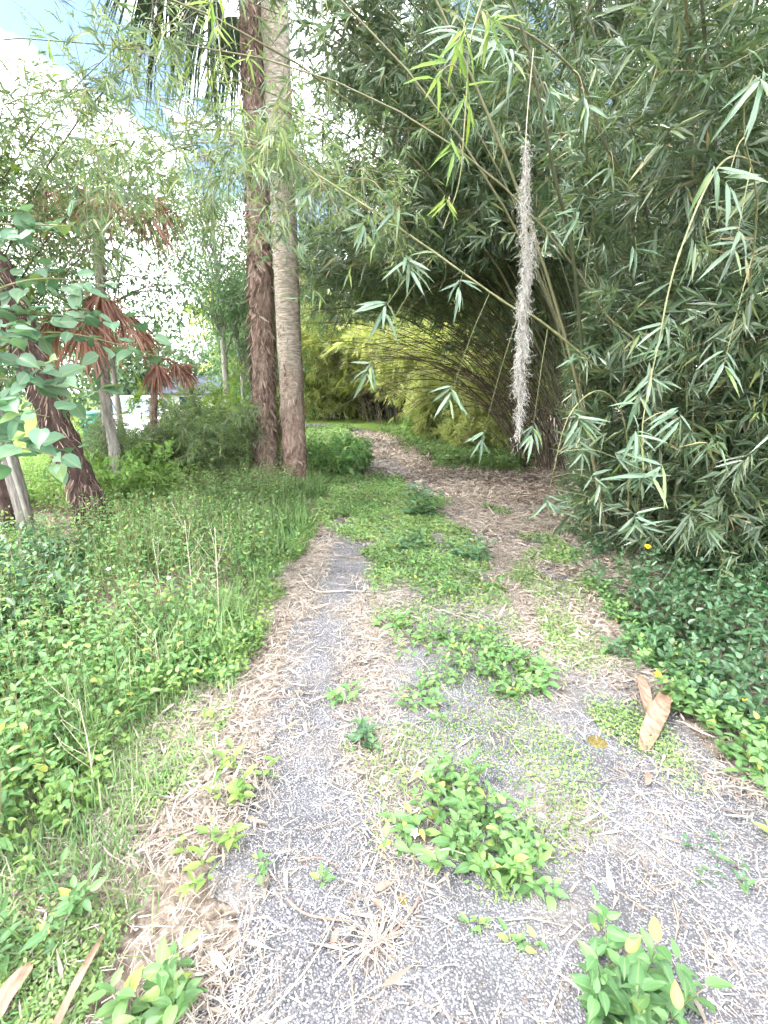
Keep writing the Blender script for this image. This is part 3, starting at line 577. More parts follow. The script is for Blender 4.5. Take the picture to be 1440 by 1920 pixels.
def weed(label, x, y, r, h, nst, size, mat='weed', nodes=4, ratio=.5, cat='weed', name='weed_plant', group=None):
    t = thing(name, label, cat, (x, y, Z0), group); gs = Geo()
    mes = [leaf_mesh('broad', mat, ratio, d) for d in (.1, .3, .5)]
    for i in range(nst):
        a = U(0, 6.283); q = math.sqrt(U(0, 1)); bx, by = x + math.cos(a) * r * q * .55, y + math.sin(a) * r * q * .55
        hh = h * U(.55, 1.0) * (1 - .35 * q); tip = A(x + math.cos(a) * r * q, y + math.sin(a) * r * q, Z0 + hh); b = A(bx, by, Z0 - .005)
        gs = Geo(); sticks(gs, b[None], tip[None], .002); build(gs, 'stem', M['twig'], t)
        az = U(0, 6.283)
        for k in range(nodes):
            u = (k + 1) / nodes
            for s in (0, 1):
                aa = az + k * 1.571 + s * 3.14 + rng.normal(0, .3); el = U(-.1, .6) + .3 * u
                D = A(math.cos(aa) * math.cos(el), math.sin(aa) * math.cos(el), math.sin(el))
                P = b + (tip - b) * u + D * .008
                P[2] = max(P[2], Z0 + .02)
                leaf_obj(t, P, D, A(0, 0, 1) + rng.normal(0, .3, 3), size * U(.45, 1.2) * (1.1 - .35 * u), mes[rng.integers(3)])
    return t
weed('large leafy green weed patch in the middle of the track with white flowers', .23, 1.36, .26, .17, 30, .062, nodes=4)
weed('small weed patch hugging the right side of the large flowering patch', .45, 1.22, .10, .12, 8, .06)
weed('big-leaved green weed clump at the bottom right corner of the track', .63, .86, .17, .25, 18, .075, 'weed_mid', nodes=4, ratio=.54)
weed('upright bushy weed standing alone on the grassy crown near the palms', .48, 5.79, .24, .50, 12, .13, 'weed_blue', nodes=5)
weed('yellow-green weed on straw at the left of the near gravel', -.60, 1.56, .17, .12, 9, .06, 'weed_yellow', nodes=3)
weed('small pale weed just below the yellow-green one left of the gravel', -.60, 1.24, .13, .09, 7, .055, 'weed_yellow', nodes=3)
weed('bright weed clump at the bottom edge left of the gravel', -.58, .86, .13, .13, 10, .065, 'weed', nodes=4, ratio=.55)
weed('broad green weed at the bottom left corner among grass', -1.02, 1.05, .16, .17, 10, .06, 'weed_mid', nodes=4, ratio=.45)
weed('thin sprig at the head of the large flowering patch', -.06, 1.8, .07, .14, 4, .07, 'weed_blue', nodes=3)
weed('low weed cluster further up the crown behind the thin sprig', .22, 2.05, .2, .12, 11, .06, nodes=3)
weed('weed cluster between the crown and the two fallen sheaths', .62, 2.13, .15, .15, 8, .062, nodes=3)
weed('round weed tuft right of the crown beside straw', .87, 2.25, .18, .16, 12, .065, nodes=4)
weed('dark sprig at the gravel edge left of the crown', -.2, 2.13, .1, .1, 5, .06, nodes=3)
weed('light green weed halfway up the crown', .05, 2.82, .13, .16, 7, .075, 'weed', nodes=3)
weed('blue-green bushy weed on the far crown beside leaf litter', .85, 4.25, .25, .28, 14, .09, 'weed_blue', nodes=4)
weed('blue-green weed on the far crown below the upright bush', .3, 4.5, .26, .25, 12, .09, 'weed_blue', nodes=4)
weed('tiny seedling on gravel below the large flowering patch', .27, 1.02, .04, .05, 3, .035, nodes=2)
weed('pair of seedlings on gravel beside the big-leaved clump', .39, .98, .05, .07, 3, .04, nodes=2)
weed('single seedling alone in the middle of the near gravel', -.2, 1.17, .02, .04, 2, .04, nodes=2)
weed('seedling at the left edge of the near gravel', -.4, 1.21, .03, .06, 3, .042, nodes=2)
weed('seedling on gravel beside the far wheel track', -.16, 1.75, .03, .03, 2, .035, nodes=2)
weed('bright spreading weed at the right edge below the glossy plants', 1.55, 1.62, .17, .13, 10, .075, 'weed', nodes=3)
weed('yellow-green weed at the right edge of the picture low down', 1.44, 1.34, .10, .1, 7, .06, 'weed_yellow', nodes=3)
weed('heart-leaved vine beside the fallen sheaths', 1.62, 2.02, .2, .08, 10, .085, 'weed', nodes=2, ratio=.8)
weed('sparse trailing seedlings on straw at the lower right', 1.15, 1.25, .2, .04, 8, .04, 'weed_blue', nodes=2)
weed('leafy weed beside the right wheel track near the glossy plants', 1.48, 2.55, .16, .16, 9, .075, 'weed_blue', nodes=3)

# flowers
def flower(label, P, r, mat, npet, name):
    t = thing(name, label, 'flower', tuple(P)); N0 = A(0, -.5, 1)
    mesh = leaf_mesh('ovate', mat, .6, .05, .1)
    S, D0, Nn = frame(A(1, 0, 0), N0)
    for i in range(npet):
        a = i / npet * 6.283; o = leaf_obj(t, np.array(P), S * math.cos(a) + D0 * math.sin(a) + Nn * .15, Nn, r, mesh); o.name = 'petal'
    g = Geo(); v = tube(g, [np.array(P) - Nn * .001, np.array(P) + Nn * r * .22], [r * .28, r * .2], 8); build(g, 'flower_centre', M['orange'], t)
    g = Geo(); sticks(g, A([P[0], P[1], Z0]), np.array([P]), .0015); build(g, 'stem', M['twig'], t)
flower('yellow daisy above the glossy plants below the bamboo', (2.2, 3.72, .3), .034, 'yellow', 9, 'yellow_flower')
flower('yellow flower just above the fallen sheaths', (1.47, 2.22, .08), .026, 'yellow', 6, 'yellow_flower')
flower('yellow flower among glossy leaves at the right edge', (1.72, 1.93, .12), .028, 'yellow', 7, 'yellow_flower')
for lb, p in (('white flower low on the large weed patch', (.10, 1.22, .16)), ('white flower at the upper left of the large weed patch', (.0, 1.47, .13)),
              ('white flower on the bank weeds near the dry stalks', (-1.35, 2.75, .42)), ('white flower on the bank weeds left of the dry stalks', (-1.75, 2.8, .46))):
    flower(lb, p, .016, 'white_petal', 5, 'white_flower')

# fallen sheaths, sticks and strips
def sheath(label, a, b, wid, curl=.35, name='fallen_sheath'):
    a, b = A(*a), A(*b); d = b - a; L_ = np.linalg.norm(d); d /= L_; s = np.cross(d, A(0, 0, 1)); s /= np.linalg.norm(s); g = Geo(); K = 11
    V = []; th = .0015
    for side in (0, 1):
        for i in range(K):
            u = i / (K - 1); w_ = wid * (.35 + .65 * math.sin(math.pi * min(1, u * .8 + .12)) ** .8) * (1 if u < .93 else .35) * (.9 + .25 * vnoise(u * 7, a[1] * 9, 1, 6))
            for q in (-1, -.5, 0, .5, 1):
                w_ *= 1 + .05 * (vnoise(u * 9, q * 3 + a[0] * 7, 1, 5) - .5)
                V.append(a + d * L_ * u + s * w_ * .5 * q * (1 - .1 * abs(q)) + A(0, 0, 1) * (wid * curl * (q * q - .35 * (q > 0)) * .5 + .012 + .02 * math.sin(u * 3) - side * th))
    F = []; n = K * 5
    for i in range(K - 1):
        for j in range(4):
            q = i * 5 + j; F += [[q, q + 1, q + 6], [q, q + 6, q + 5], [n + q, n + q + 6, n + q + 1], [n + q, n + q + 5, n + q + 6]]
    g.add(V, F); o = build(g, name, M['sheath'], None, True); tag(o, label, 'sheath'); return o
sheath('large tan fallen bamboo sheath, longer of the pair in a V', (1.14, 1.74, .015), (1.47, 2.12, .04), .085)
sheath('smaller tan fallen bamboo sheath, upper one of the pair', (1.27, 1.93, .03), (1.40, 2.27, .03), .06)
sheath('tan fallen sheath at the bottom left corner', (-.97, .78, .02), (-.955, .93, .03), .05)
sheath('brown dry sheath stick lying at the bottom left in straw', (-.80, .72, .02), (-.80, 1.0, .03), .022, .6)
def stick(label, pts, r, mat, name='fallen_twig', cat='twig'):
    g = Geo(); p = spline(pts, 14); tube(g, p, np.linspace(r, r * .5, 14), 6); tag(build(g, name, M[mat], None, True), label, cat)
stick('pale bent twig lying across the far gravel', [(-.73, 3.78, .03), (-.55, 3.46, .02), (-.3, 3.45, .025), (-.1, 3.44, .02)], .008, 'dry_stem')
stick('long brown curved strip on the near gravel', [(-.30, 1.115, .02), (-.24, 1.075, .022), (-.16, 1.06, .02), (-.09, 1.05, .025)], .0045, 'red_strip', 'bark_strip', 'bark strip')
stick('reddish curved strip right of the dry grass tuft', [(.11, 1.115, .03), (.07, 1.06, .03), (.02, 1.02, .02), (-.02, 1.0, .02)], .004, 'red_strip', 'bark_strip', 'bark strip')
stick('thin reddish strip above the long brown one on gravel', [(-.29, 1.24, .02), (-.22, 1.25, .022), (-.15, 1.22, .02)], .003, 'red_strip', 'bark_strip', 'bark strip')
stick('straight dry stalk lying on the gravel at the bottom', [(-.33, .8, .02), (-.2, .95, .022), (-.12, 1.12, .03)], .003, 'dry_stem')
stick('long straight dry stalk across the straw at lower right', [(.75, 1.5, .03), (.95, 1.25, .03), (1.15, 1.0, .03)], .003, 'dry_stem')
for i, (lb, p, a, s) in enumerate((('reddish curled leaf on gravel above the dry tuft', (-.03, 1.14), .3, .06), ('second reddish leaf beside the dry tuft', (.0, 1.085), 2.6, .05), ('orange brown leaf left of the dry tuft', (-.15, .99), 1.2, .045), ('rusty leaf by the bent twig', (.55, 2.75), .4, .12), ('brown leaf on straw below the sheaths', (1.05, 1.55), 1.0, .07))):
    g = Geo(); leaves(g, A([p[0], p[1], Z0 + .012]), A([math.cos(a), math.sin(a), .1]), A([.2, -.2, 1]), s, s * .42, 'ovate', droop=-.1, fold=.5)
    tag(build(g, 'fallen_leaf', M['red_strip']), lb, 'leaf')
g = Geo(); n = 130; az = U(0, 6.283, n); D = np.stack([np.cos(az), np.sin(az), U(.05, .9, n)], -1)
leaves(g, np.stack([-.02 + rng.normal(0, .012, n), 1.0 + rng.normal(0, .012, n), np.full(n, Z0)], -1), D, np.broadcast_to(A(0, 0, 1), (n, 3)), U(.07, .19, n), U(.002, .004, n), 'lance', droop=U(.2, .8, n))
tag(build(g, 'dry_grass_tuft', M['straw']), 'withered grass tuft growing out of the near gravel', 'grass tuft')
def lump(label, c, r, mat, flat=.4, name='moss_clump', cat='moss'):
    g = Geo(); nu, nv = 12, 6; V = []
    for j in range(nv + 1):
        for i in range(nu):
            a = i / nu * 6.283; b = j / nv * math.pi / 2; rr = r * math.cos(b) * (1 + .45 * (vnoise(c[0] * 9 + math.cos(a) * 1.3, c[1] * 9 + math.sin(a) * 1.3, 1.0, 3) - .4))
            V.append((c[0] + math.cos(a) * rr, c[1] + math.sin(a) * rr, Z0 - .002 + r * flat * math.sin(b)))
    F = []
    for j in range(nv):
        for i in range(nu):
            a, b = j * nu + i, j * nu + (i + 1) % nu; F += [[a, b, b + nu], [a, b + nu, a + nu]]
    g.add(V, F); tag(build(g, name, M[mat], None, True), label, cat)
lump('brown moss patch beside the larger fallen sheath', (.96, 1.8), .05, 'moss_brown', .25)
lump('brown moss patch just below the one by the sheath', (.80, 1.63), .045, 'moss_brown', .25)
lump('olive moss patch right of the dry grass tuft', (.075, 1.02), .022, 'moss_brown', .3)
lump('olive moss patch at the lower edge of the weed patch', (.06, 1.12), .03, 'moss_brown', .3)
lump('brown moss patch at the bottom edge below the big-leaved clump', (.33, .82), .022, 'moss_brown', .3)
lump('brown moss patch on the right wheel track', (.86, 1.28), .025, 'moss_brown', .3)
lump('small black stone on the gravel left of the weed patch', (-.055, 1.34), .018, 'stone', .8, 'stone', 'stone')

# dry standing stalks
def stalk(label, x, y, h, lean):
    t = thing('dry_stalk', label, 'stalk', (x, y, Z0)); g = Geo(); top = A(x + lean[0], y + lean[1], h)
    P = spline([A(x, y, 0), A(x + lean[0] * .35 + .01, y + lean[1] * .35, h * .5), top], 10); tube(g, P, np.linspace(.0034, .0015, 10), 5); build(g, 'stem', M['dry_stem'], t)
    for k in range(7):
        i = rng.integers(3, 9); a = U(0, 6.28); p = P[i]; q = p + A(math.cos(a) * .09, math.sin(a) * .06, U(.06, .16)); r_ = q + A(math.cos(a) * .03, 0, .05)
        g = Geo(); tube(g, spline([p, q, r_], 5), np.linspace(.0015, .0007, 5), 4); build(g, 'twig', M['dry_stem'], t)
stalk('tallest branching dry stalk on the left bank, nearer the gravel', -1.07, 2.75, .72, (.0, .1))
stalk('branching dry stalk on the left bank, beside the tallest', -1.27, 2.85, .74, (-.03, .1))
stalk('short dry stalk with stubby twigs on the left bank', -1.2, 2.2, .34, (.0, .02))
stalk('lone thin dry stalk at the left over grass', -1.13, 1.5, .42, (-.03, .05))
stalk('dry stalk standing behind the white flowers on the bank', -1.5, 2.9, .6, (-.05, .1))

# ------------------------------------------------------------------ palms
def fan(geo, C, D, Nn, rad, nseg=34, spread=2.3, droop=.5, wid=.035, pet=None, hang=.3, mess=0.0):
    """costapalmate palm leaf: segments fanned round D, with drooping tips"""
    S, D, Nn = frame(np.asarray(D, float), np.asarray(Nn, float)); C = np.asarray(C, float)
    a = np.linspace(-spread / 2, spread / 2, nseg) + rng.normal(0, .02, nseg)
    dirs = D[None] * np.cos(a)[:, None] + S[None] * np.sin(a)[:, None] + Nn[None] * (.10 * np.cos(a * 9))[:, None]; dirs[:, 2] -= hang * np.abs(np.sin(a))
    Ln = rad * (1 - .3 * (np.abs(a) / (spread / 2)) ** 2) * U(.88 - .5 * mess, 1.08, nseg); dirs = dirs + rng.normal(0, .28 * mess + 1e-6, dirs.shape)
    P = C[None] + dirs * .03
    leaves(geo, P, dirs, np.broadcast_to(Nn, (nseg, 3)), Ln, wid * U(.8, 1.2, nseg), 'lance', droop=droop * U(.5, 1.4, nseg), fold=.5)
    if pet is not None: tube(geo, spline([pet, (np.asarray(pet) + C) / 2 + A(0, 0, .08), C + D * .2], 8), np.linspace(.02, .012, 8), 5)

def palm(label, x, y, h, r0, lean, shaggy, fronds, bark):
    t = thing('palm_tree', label, 'palm tree', (x, y, 0)); g = Geo(); K, sg = 150, 22
    zz = np.linspace(-.05, h, K); u = zz / h
    uc = np.maximum(u, 0) ** 1.2; cx = x + lean[0] * uc; cy = y + lean[1] * uc
    P = np.stack([cx, cy, zz], -1)
    rad = r0 * (1 + .55 * np.exp(-zz / .16)) * (1 - .08 * u) + .0035 * np.sin(zz * 85 + 4 * np.sin(zz * 5)) * (zz > 1.5)
    v = tube(g, P, rad, sg)
    # uneven surface
    vv = g.v[-1].reshape(K, sg, 3); c = P[:, None]; dd = vv - c
    ang = np.arange(sg) / sg * 6.283
    nn = vnoise(ang[None] * 3 + 0 * zz[:, None], zz[:, None] * 7 + 0 * ang[None], 1.0, 3 + int(shaggy)); amp = np.interp(zz, [0, 1.2, 2.6], [.22, .2, .05]) if not shaggy else np.full(K, .3)
    g.v[-1] = (c + dd * (1 + amp[:, None] * (nn - .5))[..., None]).reshape(-1, 3)
    build(g, 'trunk', bark, t, True)
    # peeling fibres
    g = Geo(); n = 3600 if shaggy else 900
    z = U(.05, 7, n) if shaggy else .05 + 2.6 * rng.beta(1, 1.8, n); a = U(0, 6.283, n); uu = z / h
    rr = np.interp(z, zz, rad) * (1.02 if shaggy else .98)
    O = np.stack([np.cos(a), np.sin(a), np.zeros(n)], -1)
    B = np.stack([x + lean[0] * uu ** 1.2, y + lean[1] * uu ** 1.2, z], -1) + O * rr[:, None]
    D = np.stack([-np.sin(a) * rng.normal(0, .6, n), np.cos(a) * rng.normal(0, .6, n), -np.ones(n)], -1) + O * U(-.05, .6 if shaggy else .16, n)[:, None]
    leaves(g, B, D, O, U(.05, .24, n) * (1 if shaggy else .7), U(.006, .035, n), 'lance', droop=0, fold=.3)
    build(g, 'bark_fibre', M['bark_fibre'], t, kind='stuff')
    # surface roots at the foot
    for i in range(7):
        a = U(-2.2, .6); g = Geo(); q = [A(x + math.cos(a) * r0 * .7, y + math.sin(a) * r0 * .7, .12), A(x + math.cos(a) * r0 * 1.6, y + math.sin(a) * r0 * 1.6, .04), A(x + math.cos(a) * r0 * 2.4, y + math.sin(a) * r0 * 2.4, -.01)]
        tube(g, spline(q, 7), np.linspace(.04, .015, 7), 6); build(g, 'root', bark, t, True)
    top = A(x + lean[0], y + lean[1], h)
    for (az, el, rad_, pl) in fronds:
        d = A(math.cos(az) * math.cos(el), math.sin(az) * math.cos(el), math.sin(el)); C = top + d * pl; C[2] -= .15 * pl * pl
        g = Geo(); fan(g, C, d + A(0, 0, -.55), A(0, 0, 1) + d * .3, rad_, nseg=44, spread=2.9, droop=.65, wid=.05, pet=top, hang=.3); build(g, 'frond', M['palm_green'], t)
    return t
fr = [(i * .74 + .2, U(-.1, .9), U(.95, 1.2), U(1.0, 1.4)) for i in range(10)]
palm('ringed grey palm trunk, the smoother and front one of the two palms', -1.47, 7.68, 9.6, .19, (.0, .2), False, fr, M['palm_bark'])
fr = [(2.7, -.55, 1.15, .9), (3.4, -.45, 1.2, 1.15), (4.0, -.75, 1.1, .8), (4.1, -.1, 1.1, 1.0), (2.0, -.2, 1.1, 1.2), (3.0, .1, 1.2, 1.3), (5.4, .9, 1.1, 1.3), (.4, .9, 1.1, 1.3), (1.2, .8, 1.1, 1.2)]
palm('shaggy red-brown palm trunk with peeling fibres, left of the ringed palm', -2.0, 7.95, 7.75, .185, (.22, .1), True, fr, M['bark_shaggy'])

def skirt_palm(label, x, y, h, r, lean, fr_, bark, n_fib=500, mat_fr='dead_frond'):
    t = thing('dead_palm', label, 'palm tree', (x, y, 0)); g = Geo(); K = 40; u = np.linspace(0, 1, K)
    P = np.stack([x + lean[0] * u, y + lean[1] * u, h * u - .05], -1); rad = r * (1 + .5 * np.exp(-u * h / .2)) * (1 + .12 * (vnoise(u * 20, u * 0, 1, 2) - .5))
    tube(g, P, rad, 14); vv = g.v[-1].reshape(K, 14, 3); dd = vv - P[:, None]
    g.v[-1] = (P[:, None] + dd * (1 + .35 * (vnoise(np.arange(14)[None] * .9 + 0 * u[:, None], u[:, None] * h * 9 + 0 * np.arange(14)[None], 1., 7) - .5))[..., None]).reshape(-1, 3)
    build(g, 'trunk', bark, t, True)
    g = Geo(); n = n_fib; uu = U(.02, .98, n); a = U(0, 6.283, n); O = np.stack([np.cos(a), np.sin(a), np.zeros(n)], -1)
    B = np.stack([x + lean[0] * uu, y + lean[1] * uu, h * uu], -1) + O * np.interp(uu, u, rad)[:, None]
    leaves(g, B, np.stack([rng.normal(0, .4, n), rng.normal(0, .4, n), -np.ones(n)], -1) + O * U(0, .3, n)[:, None], O, U(.06, .2, n), U(.006, .02, n), 'lance', fold=.3)
    build(g, 'bark_fibre', M['bark_fibre'] if bark is not M['bark_grey'] else bark, t, kind='stuff')
    top = P[-1]
    for (az, el, rd, pl) in fr_:
        d = A(math.cos(az) * math.cos(el), math.sin(az) * math.cos(el), math.sin(el)); C = top + d * pl; C[2] = max(C[2] - .1, .3)
        g = Geo(); fan(g, C, d * .5 + A(0, 0, -.9), d + A(0, 0, .2), rd, nseg=50, spread=2.3, droop=.4, wid=.028, pet=top, hang=.1, mess=1.0); build(g, 'frond', M[mat_fr], t)
    return t
skirt_palm('dark leaning palm trunk with spreading roots on the left bank', -3.14, 5.0, 2.9, .15, (-.75, .1), [], M['bark_dark'], 900)
# dead red-brown fronds of the young palms
skirt_palm('grey young palm with a skirt of rust-brown dead fronds, nearer one', -3.6, 6.3, 2.55, .06, (-.12, .1), [(-.3, .2, .6, .5), (.6, .0, .6, .5), (-1.2, -.1, .6, .5), (-2.2, .1, .6, .4), (3.0, .1, .6, .5), (-.8, .5, .55, .6), (2.2, .3, .6, .5)], M['bark_grey'])
skirt_palm('grey young palm with rust-brown fronds high up, between trunk and car', -4.35, 7.3, 4.2, .065, (.35, .1), [(-.2, -.1, .75, .7), (-.9, .1, .7, .5), (3.3, .0, .75, .7), (-2.2, .1, .7, .6), (.5, .3, .7, .8), (2.6, .4, .7, .6)], M['bark_grey'])
skirt_palm('short palm with one fan of rust-brown fronds beside the parked car', -3.75, 7.4, 2.0, .05, (.3, .0), [(-.2, .3, .42, .35), (-1.0, .4, .4, .2), (.6, .3, .4, .4)], M['bark_shaggy'], 300)

# ------------------------------------------------------------------ left edge: post, broad-leaved sapling
t = thing('wooden_post', 'weathered grey wooden post leaning at the left edge', 'post', (-3.42, 4.35, 0))
g = Geo(); tube(g, spline([A(-3.42, 4.35, -.1), A(-3.5, 4.37, .9), A(-3.62, 4.4, 1.75)], 12), np.linspace(.075, .065, 12) * (1 + .1 * U(-1, 1, 12)), 9); build(g, 'shaft', M['post_wood'], t, True)
g = Geo(); tube(g, spline([A(-3.33, 4.28, -.05), A(-3.40, 4.30, .55), A(-3.47, 4.32, 1.0)], 8), .018, 6); build(g, 'stake', M['bark_grey'], t, True)

def sapling(label, base, branches, nleaf, size, mat, spreadr=.16, name='broadleaf_sapling', ratio=.82, kind='ovate'):
    t = thing(name, label, 'sapling', tuple(base)); g0 = Geo()
    tube(g0, spline(branches[0], 16), np.linspace(.03, .012, 16), 7); build(g0, 'stem', M['bark_dark'], t, True)
    mes = [leaf_mesh('broad', mat, ratio, d, .16) for d in (.08, .25, .4)]
    per = nleaf // max(1, len(branches) - 1)
    for b in branches[1:]:
        P = spline(b, 20); g = Geo(); tube(g, P, np.linspace(.011, .003, 20), 5); build(g, 'branch', M['twig'], t, True)
        for i in range(per):
            k = rng.integers(6, 20); a = U(0, 6.283); el = rng.normal(.05, .45)
            D = A(math.cos(a) * math.cos(el), math.sin(a) * math.cos(el), math.sin(el)); p = P[k] + D * U(.02, spreadr) + A(0, 0, U(-.05, .05))
            leaf_obj(t, p, D + A(.1, -.2, -.1), A(.1, -.55, 1) + rng.normal(0, .33, 3), size * U(.55, 1.2), mes[rng.integers(3)])
    return t
sapling('broad-leaved sapling with round green leaves at the left edge', (-3.0, 3.3, 0), [
    [A(-3.0, 3.3, 0), A(-3.05, 3.3, 1.2), A(-2.95, 3.35, 2.2), A(-3.0, 3.4, 3.0)],
    [A(-3.03, 3.3, 1.4), A(-2.7, 3.2, 1.7), A(-2.4, 3.1, 1.75), A(-2.15, 3.1, 1.68)],
    [A(-3.0, 3.3, 1.7), A(-2.6, 3.3, 2.0), A(-2.2, 3.4, 2.05), A(-1.75, 3.5, 1.98)],
    [A(-3.0, 3.3, 1.6), A(-2.5, 3.4, 1.9), A(-2.1, 3.4, 1.93), A(-1.65, 3.6, 1.8)],
    [A(-3.0, 3.3, 1.9), A(-2.6, 3.4, 2.2), A(-2.3, 3.5, 2.3), A(-1.95, 3.6, 2.28)],
    [A(-3.0, 3.3, 1.1), A(-2.7, 3.1, 1.4), A(-2.4, 3.0, 1.45), A(-2.1, 3.0, 1.4)],
    [A(-3.0, 3.3, .8), A(-2.6, 3.1, 1.15), A(-2.3, 3.0, 1.2), A(-2.05, 3.0, 1.13)],
    [A(-3.0, 3.3, 2.3), A(-2.7, 3.3, 2.55), A(-2.4, 3.4, 2.6), A(-2.1, 3.5, 2.62)],
    [A(-3.0, 3.3, 1.5), A(-2.7, 3.0, 1.85), A(-2.4, 2.9, 1.9), A(-2.15, 2.8, 1.85)],
    [A(-3.0, 3.3, 1.2), A(-2.6, 3.2, 1.6), A(-2.3, 3.2, 1.6), A(-1.95, 3.3, 1.55)],
    [A(-3.0, 3.3, 2.0), A(-2.8, 3.2, 2.35), A(-2.5, 3.2, 2.4), A(-2.3, 3.2, 2.4)],
    ], 296, .14, 'broad_leaf')

# ------------------------------------------------------------------ bamboo
def culm_curve(b, az, th0, bend, length, K=15, pw=1.35):
    s = np.linspace(0, 1, K); ang = th0 - bend * s ** pw; ds = length / (K - 1)
    d = np.stack([np.cos(ang) * math.cos(az), np.cos(ang) * math.sin(az), np.sin(ang)], -1) * ds
    P = np.vstack([b, b + np.cumsum((d[1:] + d[:-1]) / 2, axis=0)]); return P
def foliage(gl, gt, curves, t0, nodes, nbr, blen, nspr, nlf, leafL, ratio=.11, kind='diamond', cull=None, droop=.35, weights=None):
    Ps, Ts = [], []
    for c in curves:
        K = len(c); u = np.sort(U(t0, 1, nodes)) * (K - 1); i = np.minimum(u.astype(int), K - 2); f = (u - i)[:, None]
        p = c[i] * (1 - f) + c[i + 1] * f; d = nrm(c[i + 1] - c[i])
        Ps.append(np.repeat(p, nbr, 0)); Ts.append(np.repeat(d, nbr, 0))
    P = np.concatenate(Ps); T = np.concatenate(Ts); n = len(P)
    D = nrm(T * U(.2, .9, (n, 1)) + nrm(rng.normal(0, 1, (n, 3))) * 1.0 + A(0, 0, .1)); Lb = blen * U(.4, 1.25, n)
    k = keep(P, 2.5, 2.5); P, D, Lb = P[k], D[k], Lb[k]; n = len(P)
    mid = P + D * (Lb * .5)[:, None] - A(0, 0, 1) * (Lb * droop * .25)[:, None]; end = P + D * Lb[:, None] - A(0, 0, 1) * (Lb * droop)[:, None]
    ok = keep(mid)
    if cull is not None: ok &= cull(mid) & cull(end)
    fa = P[:, 1] > 12; sticks(gt, P[ok & ~fa], mid[ok & ~fa], .0035, .0022); sticks(gt, mid[ok & ~fa], end[ok & ~fa], .0022, .0012)
    fa &= rng.uniform(0, 1, len(fa)) < .5; sticks(gt, P[ok & fa], end[ok & fa], .004, .002)
    P, D, Lb = P[ok], D[ok], Lb[ok]; n = len(P)
    u = U(.25, 1, (n, nspr)); Q = P[:, None] + D[:, None] * (Lb[:, None] * u)[..., None]; Q[..., 2] -= Lb[:, None] * droop * u * u
    Q = Q.reshape(-1, 3) + rng.normal(0, .05, (n * nspr, 3)); Dq = np.repeat(D, nspr, 0); Dq[:, 2] -= droop * .8
    Dq = nrm(Dq + rng.normal(0, .45, Dq.shape))
    m = len(Q); X = nrm(np.cross(Dq, nrm(rng.normal(0, 1, (m, 3))))); Nq = np.cross(X, Dq)
    a = U(-1.15, 1.15, (m, nlf)); b = rng.normal(0, .35, (m, nlf))
    Dl = Dq[:, None] * np.cos(a)[..., None] + X[:, None] * np.sin(a)[..., None] + Nq[:, None] * b[..., None]; Dl[..., 2] -= .22
    off = U(-.08, .02, (m, nlf))[..., None] * Dq[:, None]
    Pl = (Q[:, None] + off).reshape(-1, 3); Dl = nrm(Dl.reshape(-1, 3)); Nl = np.repeat(Nq, nlf, 0) + A(0, 0, .6) + rng.normal(0, .3, (m * nlf, 3))
    k = keep(Pl)
    if cull is not None: k &= cull(Pl)
    Pl, Dl, Nl = Pl[k], Dl[k], Nl[k]; Ln = leafL * rng.lognormal(0, .25, len(Pl))
    leaves(gl, Pl, Dl, Nl, Ln, Ln * ratio * U(.8, 1.25, len(Pl)), kind, droop=U(.0, .3, len(Pl)), fold=.25)
    return len(Pl)
NL = 0
def clump(label, c, rad, n, lens, r0, th, bend, azf, mat_leaf, mat_culm, t0, nodes, nbr, blen, nspr, nlf, leafL, ratio=.11, kind='diamond', cull=None, group='bamboo clumps', pw=1.35, droop=.35, culm_obj=True):
    global NL
    t = thing('bamboo_clump', label, 'bamboo', (c[0], c[1], 0), group); cs = []
    for i in range(n):
        a = U(0, 6.283); q = math.sqrt(U(0, 1)) * rad; b = A(c[0] + math.cos(a) * q, c[1] + math.sin(a) * q, -.03)
        az = azf(a); P = culm_curve(b, az, U(*th), U(*bend), U(*lens), pw=pw); cs.append(P)
        rr = r0 * U(.6, 1.1)
        if culm_obj:
            g = Geo(); tube(g, P, np.linspace(rr, rr * .25, len(P)) * (1 + .0 * U(0, 1, len(P))), 6, cap=False)
            o = build(g, 'culm', mat_culm, t, True)
    gl, gt = Geo(), Geo()
    NL += foliage(gl, gt, cs, t0, nodes, nbr, blen, nspr, nlf, leafL, ratio, kind, cull, droop)
    build(gl, 'foliage', mat_leaf, t, kind='stuff'); build(gt, 'twigs', M['twig'], t, kind='stuff')
    return t
every = lambda a: a + rng.normal(0, .4)
def toward(az, sp): return lambda a: az + rng.normal(0, sp)
# the open air over the track near the camera stays free of leaves
def free_near(P): return (P[:, 0] > 1.35 - .10 * np.maximum(P[:, 2] - 1.5, 0)) | (P[:, 1] > 4.6)
def free_track(P):
    x, y, z = P[:, 0], P[:, 1], P[:, 2]
    lim = np.interp(y, [4.0, 4.8, 6, 8.5, 9.6, 11, 14, 18], [1.5, 1.7, 2.2, 2.6, 1.6, 1.2, .4, -.6]); low = (z < np.interp(y, [4, 6, 10, 14], [2.6, 3.0, 3.2, 3.0])) & (y < 19.5)
    pal = (x < .0 - .18 * y + .5 * (vnoise(z, y, .9, 60) - .5)) & (y < 16)                      # the palms stand free
    gap = (((x + 1.1) / .85) ** 2 + ((y - 10) / 6) ** 2 + ((z - 6.0) / 1.2) ** 2 < 1 + .6 * (vnoise(x * 2 + y, z * 2, 1, 61) - .5)) & (rng.uniform(0, 1, len(x)) < .5)   # thin crown where the sky shows
    return ~(low & (x < lim + .1)) & ~pal & ~gap & free_near(P)
def free_fan(P): return free_track(P) & (P[:, 2] > 2.5)
